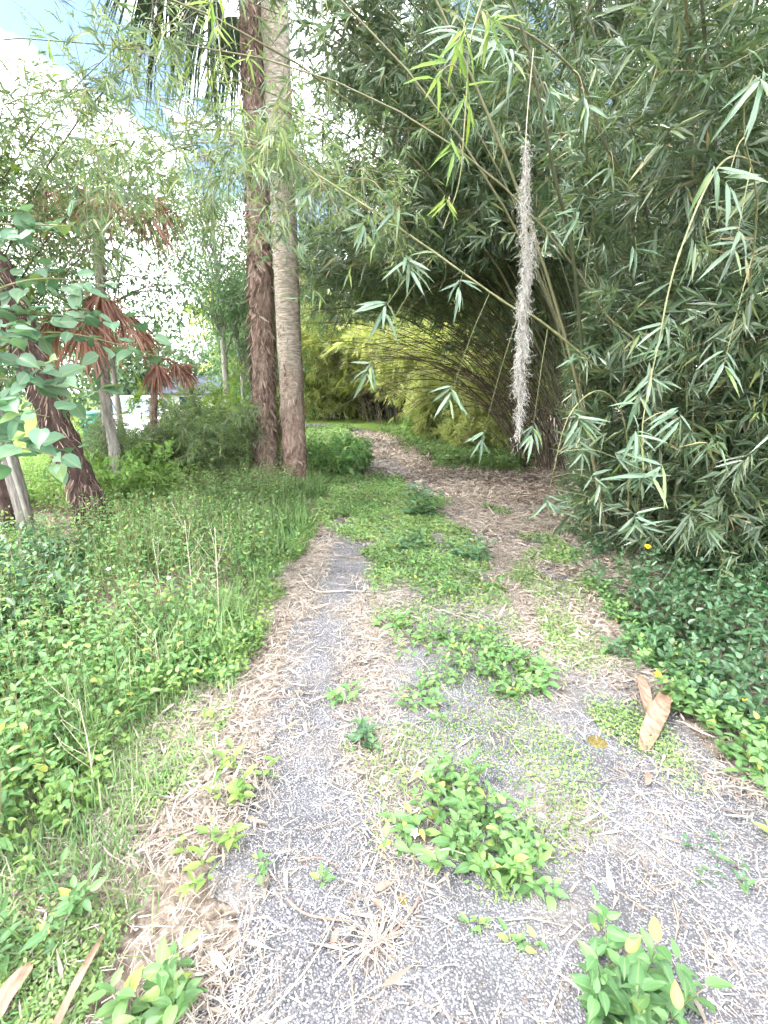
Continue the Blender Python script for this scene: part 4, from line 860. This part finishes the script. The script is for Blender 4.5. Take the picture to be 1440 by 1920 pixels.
clump('dense near bamboo clump with dark green leaves, right of the leaf-strewn rut', (3.1, 4.7), 1.0, 46, (5.5, 9.5), .017, (1.25, 1.53), (.5, 1.5), every, M['bamboo_leaf'], M['culm'], .03, 34, 3, .75, 5, 7, .15, cull=free_track)
clump('bamboo clump at the right edge of the picture with dark upright stems', (4.3, 3.6), .8, 34, (5, 8.5), .017, (1.3, 1.54), (.4, 1.3), every, M['bamboo_leaf'], M['culm'], .03, 26, 3, .7, 4, 7, .15, cull=free_track)
clump('bamboo clump deep behind the near one on the right', (5.6, 7.0), 1.4, 50, (7, 11), .018, (1.35, 1.55), (.4, 1.3), every, M['bamboo_leaf'], M['culm'], .08, 21, 3, .9, 4, 6, .18, cull=free_track)
clump('bamboo clump whose brown stems arch in a fan over the path', (3.4, 9.9), .6, 80, (4.2, 7.2), .013, (1.0, 1.5), (1.1, 2.3), toward(math.pi * 1.02, .55), M['bamboo_leaf'], M['culm_brown'], .5, 14, 3, .8, 4, 6, .19, cull=free_fan, pw=1.15)
clump('bamboo leaning over the path from behind the near clump', (4.0, 8.0), .9, 50, (8, 12), .017, (1.1, 1.4), (.9, 1.75), toward(math.pi * 1.0, .5), M['bamboo_leaf'], M['culm'], .38, 22, 3, .9, 4, 6, .17, cull=lambda P: free_track(P) & ((P[:, 2] > 3.3) | (P[:, 0] > 2.6)))
clump('light green bamboo drooping over the path in front of the bend', (3.9, 11.2), .8, 32, (7, 10), .015, (1.0, 1.32), (1.2, 1.9), toward(math.pi * 1.03, .38), M['bamboo_leaf_pale'], M['culm'], .42, 22, 3, .9, 4, 5, .18, ratio=.12, cull=lambda P: free_track(P) & (P[:, 2] > 3.0 + .9 * (vnoise(P[:, 0], P[:, 1], 1.2, 77) - .3)))
clump('tall bamboo behind the fan of arching stems', (5.0, 12.8), 1.4, 34, (8, 12), .022, (1.35, 1.55), (.4, 1.1), every, M['bamboo_leaf_pale'], M['culm'], .2, 30, 3, 1.1, 4, 6, .23, cull=free_track)
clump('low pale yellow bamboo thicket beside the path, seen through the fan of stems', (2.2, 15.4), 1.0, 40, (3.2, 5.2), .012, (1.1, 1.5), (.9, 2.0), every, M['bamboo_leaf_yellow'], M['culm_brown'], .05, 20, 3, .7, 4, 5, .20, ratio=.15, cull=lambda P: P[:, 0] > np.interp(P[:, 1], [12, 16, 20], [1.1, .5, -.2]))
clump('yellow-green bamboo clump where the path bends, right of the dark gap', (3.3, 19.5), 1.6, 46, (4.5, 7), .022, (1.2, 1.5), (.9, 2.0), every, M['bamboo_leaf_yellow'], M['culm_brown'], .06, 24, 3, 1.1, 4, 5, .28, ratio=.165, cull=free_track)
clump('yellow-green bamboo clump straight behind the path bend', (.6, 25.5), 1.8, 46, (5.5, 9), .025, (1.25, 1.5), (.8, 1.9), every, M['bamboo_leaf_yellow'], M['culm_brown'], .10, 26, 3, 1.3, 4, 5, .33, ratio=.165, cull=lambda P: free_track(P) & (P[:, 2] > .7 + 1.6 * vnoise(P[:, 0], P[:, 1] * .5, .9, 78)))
clump('bamboo added behind the path bend, leaves coloured dark to stand for shade', (-.2, 30.5), 2.4, 40, (6, 9), .03, (1.25, 1.5), (.5, 1.4), every, M['palm_green'], M['culm'], .03, 18, 3, 1.3, 4, 4, .42, ratio=.22)  # added clump: its dark leaf colour stands in for shade under the far bamboo
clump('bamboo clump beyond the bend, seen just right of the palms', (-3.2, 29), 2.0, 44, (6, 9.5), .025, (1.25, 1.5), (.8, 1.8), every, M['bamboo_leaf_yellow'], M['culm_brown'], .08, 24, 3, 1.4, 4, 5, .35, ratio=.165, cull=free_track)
clump('tall green bamboo far back on the right of the bend', (8, 21), 2.0, 40, (9, 12), .025, (1.3, 1.55), (.6, 1.5), every, M['bamboo_leaf_pale'], M['culm'], .1, 16, 3, 1.4, 4, 5, .36, ratio=.17, cull=free_track)
clump('feathery bamboo reaching into the sky from the left side', (-5.9, 5.6), .9, 18, (5.5, 8), .014, (1.25, 1.5), (.7, 1.5), toward(-.1, .7), M['bamboo_leaf_pale'], M['culm'], .35, 26, 3, .8, 3, 5, .13, cull=lambda P: (P[:, 2] > 2.2))
print('bamboo leaves', NL)

# near canes and hanging sprays with single leaves
def cane(label, pts, r, sprays, mat='bamboo_leaf_near', cmat='cane', name='bamboo_cane', nl=(7, 11), size=.19):
    P = spline(pts, 26); t = thing(name, label, 'bamboo', tuple(P[0])); g = Geo(); Pn = spline(pts, 91); rad = np.linspace(r, r * .35, 91); rad = rad * np.where(np.arange(91) % 9 == 0, 1.3, 1.0); tube(g, Pn, rad, 7, cap=True); build(g, 'culm', M[cmat], t, True)
    mes = [leaf_mesh('lance', mat, .125, d, .25) for d in (.05, .2, .35)]
    for (q, m_) in sprays:
        q = np.array(q, float); i = np.argmin(np.linalg.norm(P - q, axis=1)); st = P[i]
        g = Geo(); d0 = q - st
        if np.linalg.norm(d0) > .02:
            tube(g, spline([st, (st + q) / 2 + A(0, 0, .05), q], 7), np.linspace(.0035, .0015, 7), 5); build(g, 'twig', M['twig'], t, True)
        ax = nrm(d0 + A(rng.normal(0, .25), -.15, -.45)) if np.linalg.norm(d0) > .02 else nrm(A(-.3, -.2, -.8))
        X = np.cross(ax, A(0, 1, .2)); X /= np.linalg.norm(X); Y = np.cross(X, ax)
        for k in range(int(rng.integers(*nl))):
            a = U(-1.35, 1.35); b = rng.normal(0, .35); D = ax * math.cos(a) + X * math.sin(a) + Y * b
            leaf_obj(t, q - ax * U(-.02, .10), D, -Y + A(0, 0, .5) + rng.normal(0, .3, 3), size * m_ * U(.7, 1.15), mes[rng.integers(3)])
    return t
cane('long pale bamboo cane slanting across the view from the moss to the upper left',
     [A(1.75, 3.9, 1.7), A(1.11, 3.6, 2.05), A(.85, 3.5, 2.14), A(.21, 3.4, 2.51), A(-.42, 3.5, 2.91), A(-.77, 3.6, 3.12), A(-1.21, 3.8, 3.33), A(-1.5, 3.9, 3.4)], .009,
     [((.16, 3.2, 2.30), 1.1), ((-.02, 3.0, 2.0), 1.05), ((-.12, 3.2, 1.66), 1), ((-.12, 3.3, 2.58), 1), ((.05, 3.2, 2.6), 1), ((-.5, 3.4, 2.7), .7), ((-.75, 3.5, 2.9), .7), ((-.62, 3.5, 2.6), .7), ((-.85, 3.6, 2.7), .65), ((-.8, 3.6, 3.3), .6),
      ((-1.0, 3.7, 3.05), .6), ((-1.2, 3.8, 3.2), .6), ((-1.35, 3.8, 3.45), .6), ((.5, 3.4, 2.2), .9), ((.45, 3.3, 1.5), 1), ((.7, 3.4, 1.2), .95), ((1.0, 3.2, 1.28), .95)])
tcane = [o for o in col.objects if o.get('label', '').startswith('long pale bamboo cane')][0]
cv = []
for (x0, y0, z0) in ((-.5, 3.6, 3.0), (-.8, 3.7, 3.15), (-1.0, 3.8, 3.3), (-1.2, 3.9, 3.35), (-.9, 4.2, 3.3), (-1.2, 4.4, 3.5), (-1.5, 4.4, 3.5), (-.7, 4.5, 3.2), (-1.4, 4.0, 3.3), (-.35, 4.0, 3.0), (-1.0, 4.6, 3.7)):
    for k in range(2): cv.append(culm_curve(A(x0, y0, z0), U(0, 6.28), U(-.2, .4), U(.8, 1.6), U(.7, 1.5), K=10))
gl, gt = Geo(), Geo(); foliage(gl, gt, cv, .15, 9, 2, .30, 3, 4, .085, .13, cull=lambda P: P[:, 2] > 2.1)
for c in cv: tube(gt, c, np.linspace(.004, .0015, 10), 4, cap=False)
build(gl, 'foliage', M['bamboo_leaf_pale'], tcane, kind='stuff'); build(gt, 'twigs', M['twig'], tcane, kind='stuff')
cane('dark bamboo culm at the top that carries the hanging moss', [A(1.9, 4.4, 1.2), A(1.4, 3.8, 2.45), A(1.11, 3.5, 2.91), A(.87, 3.3, 3.38), A(.67, 3.2, 3.69), A(.3, 3.0, 3.95)], .014,
     [((.95, 3.2, 3.2), .8), ((.7, 3.1, 3.3), .9), ((.55, 2.8, 3.2), 1), ((.35, 2.6, 3.1), 1), ((1.2, 3.3, 2.6), .9)], cmat='culm')
cane('dark arched bamboo culm right of the moss', [A(2.3, 4.4, 1.6), A(1.85, 4.0, 2.9), A(1.52, 3.8, 3.25), A(1.26, 3.6, 3.49), A(.89, 3.4, 3.59), A(.6, 3.2, 3.55)], .012,
     [((1.5, 3.5, 2.9), .9), ((1.2, 3.3, 3.2), .9), ((1.75, 3.6, 2.5), 1)], cmat='culm')
cane('drooping bamboo branch with large pale leaves on the right', [A(2.3, 3.3, 2.9), A(1.75, 2.8, 2.7), A(1.45, 2.55, 2.2), A(1.38, 2.5, 1.77), A(1.33, 2.45, 1.4), A(1.34, 2.4, 1.15)], .006,
     [((1.40, 2.5, 1.85), .85), ((1.36, 2.5, 1.62), .95), ((1.30, 2.5, 1.46), .9), ((1.33, 2.42, 1.27), .9), ((1.37, 2.38, 1.12), 1.2), ((1.55, 2.5, 1.4), .9), ((1.5, 2.7, 1.05), .95), ((1.55, 2.8, .75), .9)])
cane('bamboo branch with a bold pale spray at the upper right edge', [A(2.3, 3.2, 2.0), A(1.9, 2.7, 2.45), A(1.55, 2.35, 2.6), A(1.42, 2.2, 2.7)], .006,
     [((1.47, 2.3, 2.42), 1), ((1.47, 2.2, 2.72), 1.05), ((1.62, 2.4, 2.2), .9), ((1.8, 2.6, 1.7), 1)])
cane('thin bamboo branch dangling fresh yellow-green leaves at the top', [A(.9, 3.0, 3.7), A(.55, 2.6, 3.4), A(.38, 2.45, 3.05), A(.36, 2.45, 2.75), A(.35, 2.5, 2.5), A(.28, 2.5, 2.3)], .005,
     [((.31, 2.4, 2.97), .9), ((.22, 2.4, 2.85), .85), ((.37, 2.45, 2.78), .8), ((.33, 2.5, 2.6), .8), ((.3, 2.5, 2.4), .7), ((.45, 2.4, 3.05), .85)], 'bamboo_leaf_fresh', nl=(5, 8))
cane('sprig of fresh bamboo leaves hanging over the palm fronds', [A(-.4, 3.0, 3.95), A(-.75, 3.0, 3.6), A(-.86, 3.0, 3.35), A(-.84, 3.0, 3.15)], .005,
     [((-.88, 3.0, 3.38), .65), ((-.82, 3.0, 3.22), .65), ((-.78, 3.0, 3.05), .6), ((-.9, 3.0, 3.5), .7), ((-.72, 3.05, 3.3), .6)], 'bamboo_leaf_fresh', nl=(6, 9))
cane('low bamboo shoot with drooping sprays at the foot of the near clump', [A(2.3, 4.2, .1), A(1.9, 3.7, 1.2), A(1.5, 3.3, 1.55), A(1.2, 3.1, 1.4), A(1.15, 3.2, .9)], .007,
     [((1.24, 3.0, 1.36), 1), ((1.22, 3.4, .74), 1), ((1.15, 2.9, 1.75), .9), ((1.6, 3.1, 1.1), .95), ((1.45, 3.1, .95), .9), ((1.7, 3.0, .7), .9), ((1.35, 3.2, 1.15), .9)])

# hanging moss
P = spline([A(.84, 3.2, 3.42), A(.83, 3.2, 2.99), A(.87, 3.2, 2.45), A(.9, 3.2, 1.99), A(.89, 3.2, 1.6), A(.92, 3.2, 1.22)], 60)
t = thing('hanging_moss', 'long pale grey strand of moss hanging from a bamboo culm', 'moss', tuple(P[0])); g = Geo(); tube(g, P, .003, 5); build(g, 'strand', M['dry_stem'], t)
g = Geo()
for (ua, ub, n, wmax, ox, oy) in ((.22, 1.0, 640, .026, 0, 0), (.24, .58, 380, .036, .02, .01), (.42, .84, 420, .040, -.024, 0), (.64, .93, 200, .03, .016, -.01), (.2, .4, 110, .018, -.01, 0)):
    u = ua + (ub - ua) * rng.beta(1.2, 1.35, n); i = np.minimum((u * 59).astype(int), 59); q_ = (u - ua) / (ub - ua)
    wd = .66 * wmax * np.sin(np.clip(q_, 0, 1) ** .7 * np.pi) ** .6 * (.3 + 1.2 * vnoise(u * 19, u * 0 + ox * 99, 1, 4)) + .003
    p = P[i] + np.stack([ox * np.sin(q_ * 3.1) + .012 * np.sin(u * 31 + ox * 50) + rng.normal(0, .5, n) * wd, oy + rng.normal(0, .5, n) * wd, rng.normal(0, .025, n)], -1)
    for k in range(4):
        d = nrm(np.stack([rng.normal(0, .7, n), rng.normal(0, .7, n), rng.normal(-.75, .5, n)], -1)); q = p + d * U(.010, .035, n)[:, None]; sticks(g, p, q, .0009, .0008); p = q
build(g, 'moss_fibres', M['spanish_moss'], t, kind='stuff')

# ------------------------------------------------------------------ shrubs and trees on the left
def shrub(label, c, w_, h, nst, mat, leafL, ratio, name='shrub', dry=.0, nodes=9):
    t = thing(name, label, 'shrub', (c[0], c[1], 0)); gl, gs = Geo(), Geo(); cs = []
    for i in range(nst):
        a = U(0, 6.283); q = math.sqrt(U(0, 1)); b = A(c[0] + math.cos(a) * q * w_ * .45, c[1] + math.sin(a) * q * w_ * .45, 0)
        cs.append(culm_curve(b, a + rng.normal(0, .5), U(1.1, 1.5), U(.2, 1.0), h * U(.6, 1.15), K=8))
        tube(gs, cs[-1], np.linspace(.006, .002, 8), 4, cap=False)
    gt = Geo(); foliage(gl, gt, cs, .12, nodes, 2, .22, 3, 6, leafL, ratio, 'diamond', droop=.2)
    build(gl, 'foliage', M[mat], t, kind='stuff'); build(gs, 'stems', M['culm_brown'], t, kind='stuff'); build(gt, 'twigs', M['twig'], t, kind='stuff')
shrub('spiky narrow-leaved shrub left of the shaggy palm', (-2.9, 7.9), 1.1, 1.45, 60, 'bamboo_leaf_pale', .10, .12)
shrub('narrow-leaved shrub with brown stems behind the dark leaning trunk', (-3.9, 7.6), 1.0, 1.2, 46, 'bamboo_leaf_pale', .10, .12)
shrub('bright yellow-green shrub behind the leaning trunk', (-3.7, 6.4), .8, .75, 34, 'weed_yellow', .07, .4)
shrub('tall thin green shrub behind the shaggy palm', (-3.0, 9.6), 1.6, 1.75, 50, 'bamboo_leaf_fresh', .13, .13)
shrub('leafy green shrub at the right foot of the ringed palm', (-.85, 9.2), .8, .65, 40, 'weed', .08, .35)
shrub('low green shrub under the arching bamboo stems', (2.6, 12.5), 1.6, .9, 50, 'bamboo_leaf_yellow', .14, .2)
shrub('low green bush at the right side of the path bend', (1.6, 15.5), 1.4, .7, 40, 'weed_yellow', .12, .3)

def tree(label, x, y, h, r, crown, mat, nlv, leafL, ratio, bark, name='slender_tree', cat='tree', lean=(0, 0)):
    t = thing(name, label, cat, (x, y, 0)); g = Geo(); P = spline([A(x, y, -.05), A(x + lean[0] * .4 + .04, y, h * .4), A(x + lean[0], y + lean[1], h * .95)], 16); tube(g, P, np.linspace(r, r * .3, 16), 9); build(g, 'trunk', bark, t, True)
    gl, gb = Geo(), Geo(); (cx, cy, cz), (rx, ry, rz) = crown
    ncl = 46; c = nrm(rng.normal(0, 1, (ncl, 3))) * (U(.25, 1, (ncl, 1)) ** .5) * A(rx, ry, rz) + A(cx, cy, cz)
    for q in c[:18]:
        s = P[rng.integers(7, 15)]; tube(gb, spline([s, (s + q) / 2 + A(0, 0, .15), q], 7), np.linspace(r * .3, .008, 7), 4, cap=False)
    n = nlv; i = rng.integers(0, ncl, n); s = rx * .27
    p = c[i] + rng.normal(0, 1, (n, 3)) * A(s, s, s * .8)
    D = nrm(rng.normal(0, 1, (n, 3)) + A(0, 0, -.5)); leaves(gl, p, D, A(0, 0, 1) + rng.normal(0, .6, (n, 3)), leafL * U(.7, 1.3, n), leafL * ratio * U(.8, 1.2, n), 'diamond', droop=.15)
    build(gb, 'branches', bark, t, True, kind='stuff'); build(gl, 'crown', mat, t, kind='stuff')
tree('slender pale-trunked tree between the yard and the palms', -4.25, 13, 6.6, .11, ((-4.1, 12.8, 4.9), (1.3, 1.0, 1.7)), M['tree_leaf'], 9000, .14, .22, M['bark_grey'])
tree('thin pale sapling just right of the slender tree', -3.95, 13.4, 3.6, .06, ((-3.6, 13.2, 3.4), (.8, .8, 1.2)), M['tree_leaf'], 4000, .13, .25, M['bark_grey'])
for i, (lb, x, y, h, rx) in enumerate((('far round tree behind the parked car', -16, 34, 6, 4), ('far tree right of the blue-roofed shed', -11.5, 40, 5.5, 3.4), ('hazy far tree left of the slender trunk', -8.5, 36, 5.0, 3.0), ('distant tree above the green bin', -24, 36, 7.5, 4.5), ('far leafy tree behind the palm trunks', -6.2, 31, 9, 3.2), ('distant tree at the far left', -33, 38, 9, 5))):
    tree(lb, x, y, h, .2, ((x, y, h * .55), (rx, rx, h * .45)), M['far_leaf'], 5000, .42, .5, M['bark_grey'], 'far_tree')
tree('green tree behind the palms filling the gap beside the trunks', -5.2, 19, 6.5, .12, ((-5.0, 19, 3.4), (1.5, 1.4, 2.9)), M['tree_leaf'], 10000, .2, .3, M['bark_grey'], 'yard_tree')
# vine tangle at the upper left edge
tree('vine-wrapped tree at the left edge of the picture', -4.3, 5.2, 5.2, .10, ((-4.35, 5.2, 3.4), (.55, .5, 2.2)), M['bamboo_leaf_fresh'], 3600, .12, .45, M['bark_dark'], 'vine_covered_tree')
tree('small-leaved tree behind the rust-brown fronds', -4.9, 8.8, 5.2, .07, ((-4.6, 8.7, 3.7), (1.3, 1.0, 1.5)), M['tree_leaf'], 5200, .10, .45, M['bark_grey'], 'small_leaved_tree')

# ------------------------------------------------------------------ yard: car, bin, shed
M['car_white'] = plain('car_white', (.78, .79, .80), .25); M['glass_dark'] = plain('car_glass', (.10, .16, .18), .08, 0, .8); M['tyre'] = plain('tyre', (.02, .02, .02), .8)
M['rim'] = plain('rim', (.5, .5, .52), .3, .8); M['lamp_red'] = plain('lamp_red', (.4, .02, .02), .2); M['bin_green'] = plain('bin_green', (.02, .22, .15), .45); M['bin_lid'] = plain('bin_lid', (.02, .17, .12), .45)
M['roof_blue'] = noise_mat('roof_blue', [(.12,.14,.20),(.19,.21,.28)], scale=3, stretch=(1, .2, 1), rough=.6, bump=.1); M['wall_pale'] = noise_mat('wall_pale', [(.5,.5,.48),(.62,.62,.6)], scale=3, rough=.8, bump=.1); M['window_glass'] = plain('window_glass', (.05, .07, .08), .05, 0, .8); M['door_paint'] = plain('door_paint', (.3, .3, .32), .5)

def car(label, loc, rz):
    t = thing('parked_car', label, 'car', loc); t.rotation_euler = (0, 0, rz)
    def ext(name, prof, w0, w1, mat, bev=.05, par=t):
        me = bpy.data.meshes.new(name); n = len(prof); V = []; zs = [p[1] for p in prof]; z0, z1 = min(zs), max(zs)
        for s in (-1, 1):
            for (x, z) in prof: V.append((x, s * (w0 + (w1 - w0) * (z - z0) / (z1 - z0)), z))
        F = [list(range(n))[::-1], list(range(n, 2 * n))] + [[i, (i + 1) % n, n + (i + 1) % n, n + i] for i in range(n)]
        me.from_pydata(V, [], F); me.materials.append(mat); o = link(name, me, par)
        if bev: b = o.modifiers.new('bevel', 'BEVEL'); b.width = bev; b.segments = 3
        return o
    ext('body', [(-2.2, .35), (-2.25, .62), (-2.15, .86), (-1.5, .93), (.95, .95), (1.9, .82), (2.2, .66), (2.22, .35), (1.75, .24), (-1.75, .24)], .86, .84, M['car_white'], .07)
    ext('cabin', [(-1.75, .90), (-1.15, 1.38), (-.3, 1.45), (.35, 1.40), (1.15, .92)], .80, .62, M['car_white'], .06)
    def pane(name, q, mat, par=t):
        me = bpy.data.meshes.new(name); q = [Vector(p) for p in q]; nn = (q[1] - q[0]).cross(q[2] - q[0]).normalized() * .012
        me.from_pydata([p for p in q] + [p - nn for p in q], [], [[0, 1, 2, 3], [7, 6, 5, 4], [0, 4, 5, 1], [1, 5, 6, 2], [2, 6, 7, 3], [3, 7, 4, 0]]); me.materials.append(mat); return link(name, me, par)
    pane('windscreen', [(1.09, -.70, .985), (1.09, .70, .985), (.44, .58, 1.385), (.44, -.58, 1.385)], M['glass_dark'])
    pane('rear_window', [(-1.68, .70, .99), (-1.68, -.70, .99), (-1.24, -.58, 1.345), (-1.24, .58, 1.345)], M['glass_dark'])
    for s in (-1, 1):
        for (a, b, c, d) in ((-1.25, -.45, -.5, -.98), (-.38, .75, .25, -.38)):
            y0, y1 = s * .803, s * .655; q = [(a if a > -1 else -1.45, y0, .99), (b, y0, .99), (c, y1, 1.34), (d, y1, 1.34)]
            pane('side_window', q if s < 0 else q[::-1], M['glass_dark'])
        for x in (-1.38, 1.38):
            g = Geo(); tube(g, [A(x, s * .70, .31), A(x, s * .88, .31)], .31, 24); wl = link('wheel', g.mesh('wheel', M['tyre']), t)
            g = Geo(); tube(g, [A(x, s * .86, .31), A(x, s * .895, .31)], .19, 16); link('rim', g.mesh('rim', M['rim']), wl)
        for x, nme, mt in ((2.2, 'headlight', 'rim'), (-2.2, 'tail_light', 'lamp_red')):
            g = Geo(); box(g, (x, s * .62, .72), (.12, .34, .13)); link(nme, g.mesh(nme, M[mt]), t)
        g = Geo(); box(g, (.75, s * .93, 1.0), (.12, .18, .12)); link('mirror', g.mesh('mirror', M['car_white']), t)
    for x in (-2.24, 2.24):
        g = Geo(); box(g, (x, 0, .42), (.1, 1.6, .16)); link('bumper', g.mesh('bumper', M['rim']), t)
    return t
car('white car parked in the yard behind the grey young palms', (-7.3, 14.2, 0), R(-72))
t = thing('wheelie_bin', 'green wheeled bin standing beside the white car', 'bin', (-7.05, 11.6, 0)); t.rotation_euler = (0, 0, .4)
g = Geo(); box(g, (0, 0, .55), (.48, .52, .94), taper=1.0); v = g.v[-1]; v[:4, :2] *= .8; link('bin_body', g.mesh('bin_body', M['bin_green']), t)
g = Geo(); box(g, (0, 0, 1.05), (.56, .62, .07), taper=.9); link('bin_lid', g.mesh('bin_lid', M['bin_lid']), t)
g = Geo(); tube(g, [A(-.24, .32, 1.0), A(.24, .32, 1.0)], .016, 8); link('handle', g.mesh('handle', M['bin_lid']), t)
for s in (-1, 1):
    g = Geo(); tube(g, [A(s * .2, .26, .1), A(s * .26, .26, .1)], .1, 16); link('wheel', g.mesh('wheel', M['tyre']), t)
t = thing('shed', 'low shed with blue-grey roof and pale wall beyond the yard', 'shed', (-14.6, 34, -.3))
g = Geo(); box(g, (0, 0, .95), (6.5, 4, 1.9)); link('wall', g.mesh('wall', M['wall_pale']), t)
g = Geo(); V = A([-3.6,-2.4,1.82],[3.6,-2.4,1.82],[3.6,0,2.95],[-3.6,0,2.95],[-3.6,2.4,1.82],[3.6,2.4,1.82]); V2 = V - A(0, 0, .12)
g.add(np.vstack([V, V2]), [[0,1,2],[0,2,3],[3,2,5],[3,5,4],[6,8,7],[6,9,8],[9,11,8],[9,10,11],[0,6,7],[0,7,1],[4,5,11],[4,11,10],[1,7,8],[1,8,2],[2,8,11],[2,11,5],[0,3,9],[0,9,6],[3,4,10],[3,10,9]])
link('roof', g.mesh('roof', M['roof_blue']), t)
for x in (-1.8, 1.6):
    g = Geo(); box(g, (x, -2.02, 1.15), (1.1, .05, .8)); wi = link('window', g.mesh('window', M['window_glass']), t)
    g = Geo(); [box(g, (x + a, -2.06, 1.15 + b), s) for a, b, s in ((0, .43, (1.22, .06, .06)), (0, -.43, (1.22, .06, .06)), (-.58, 0, (.06, .06, .8)), (.58, 0, (.06, .06, .8)))]; link('frame', g.mesh('frame', M['car_white']), wi)
g = Geo(); box(g, (-.1, -2.03, .95), (.9, .06, 1.85)); link('door', g.mesh('door', M['door_paint']), t)
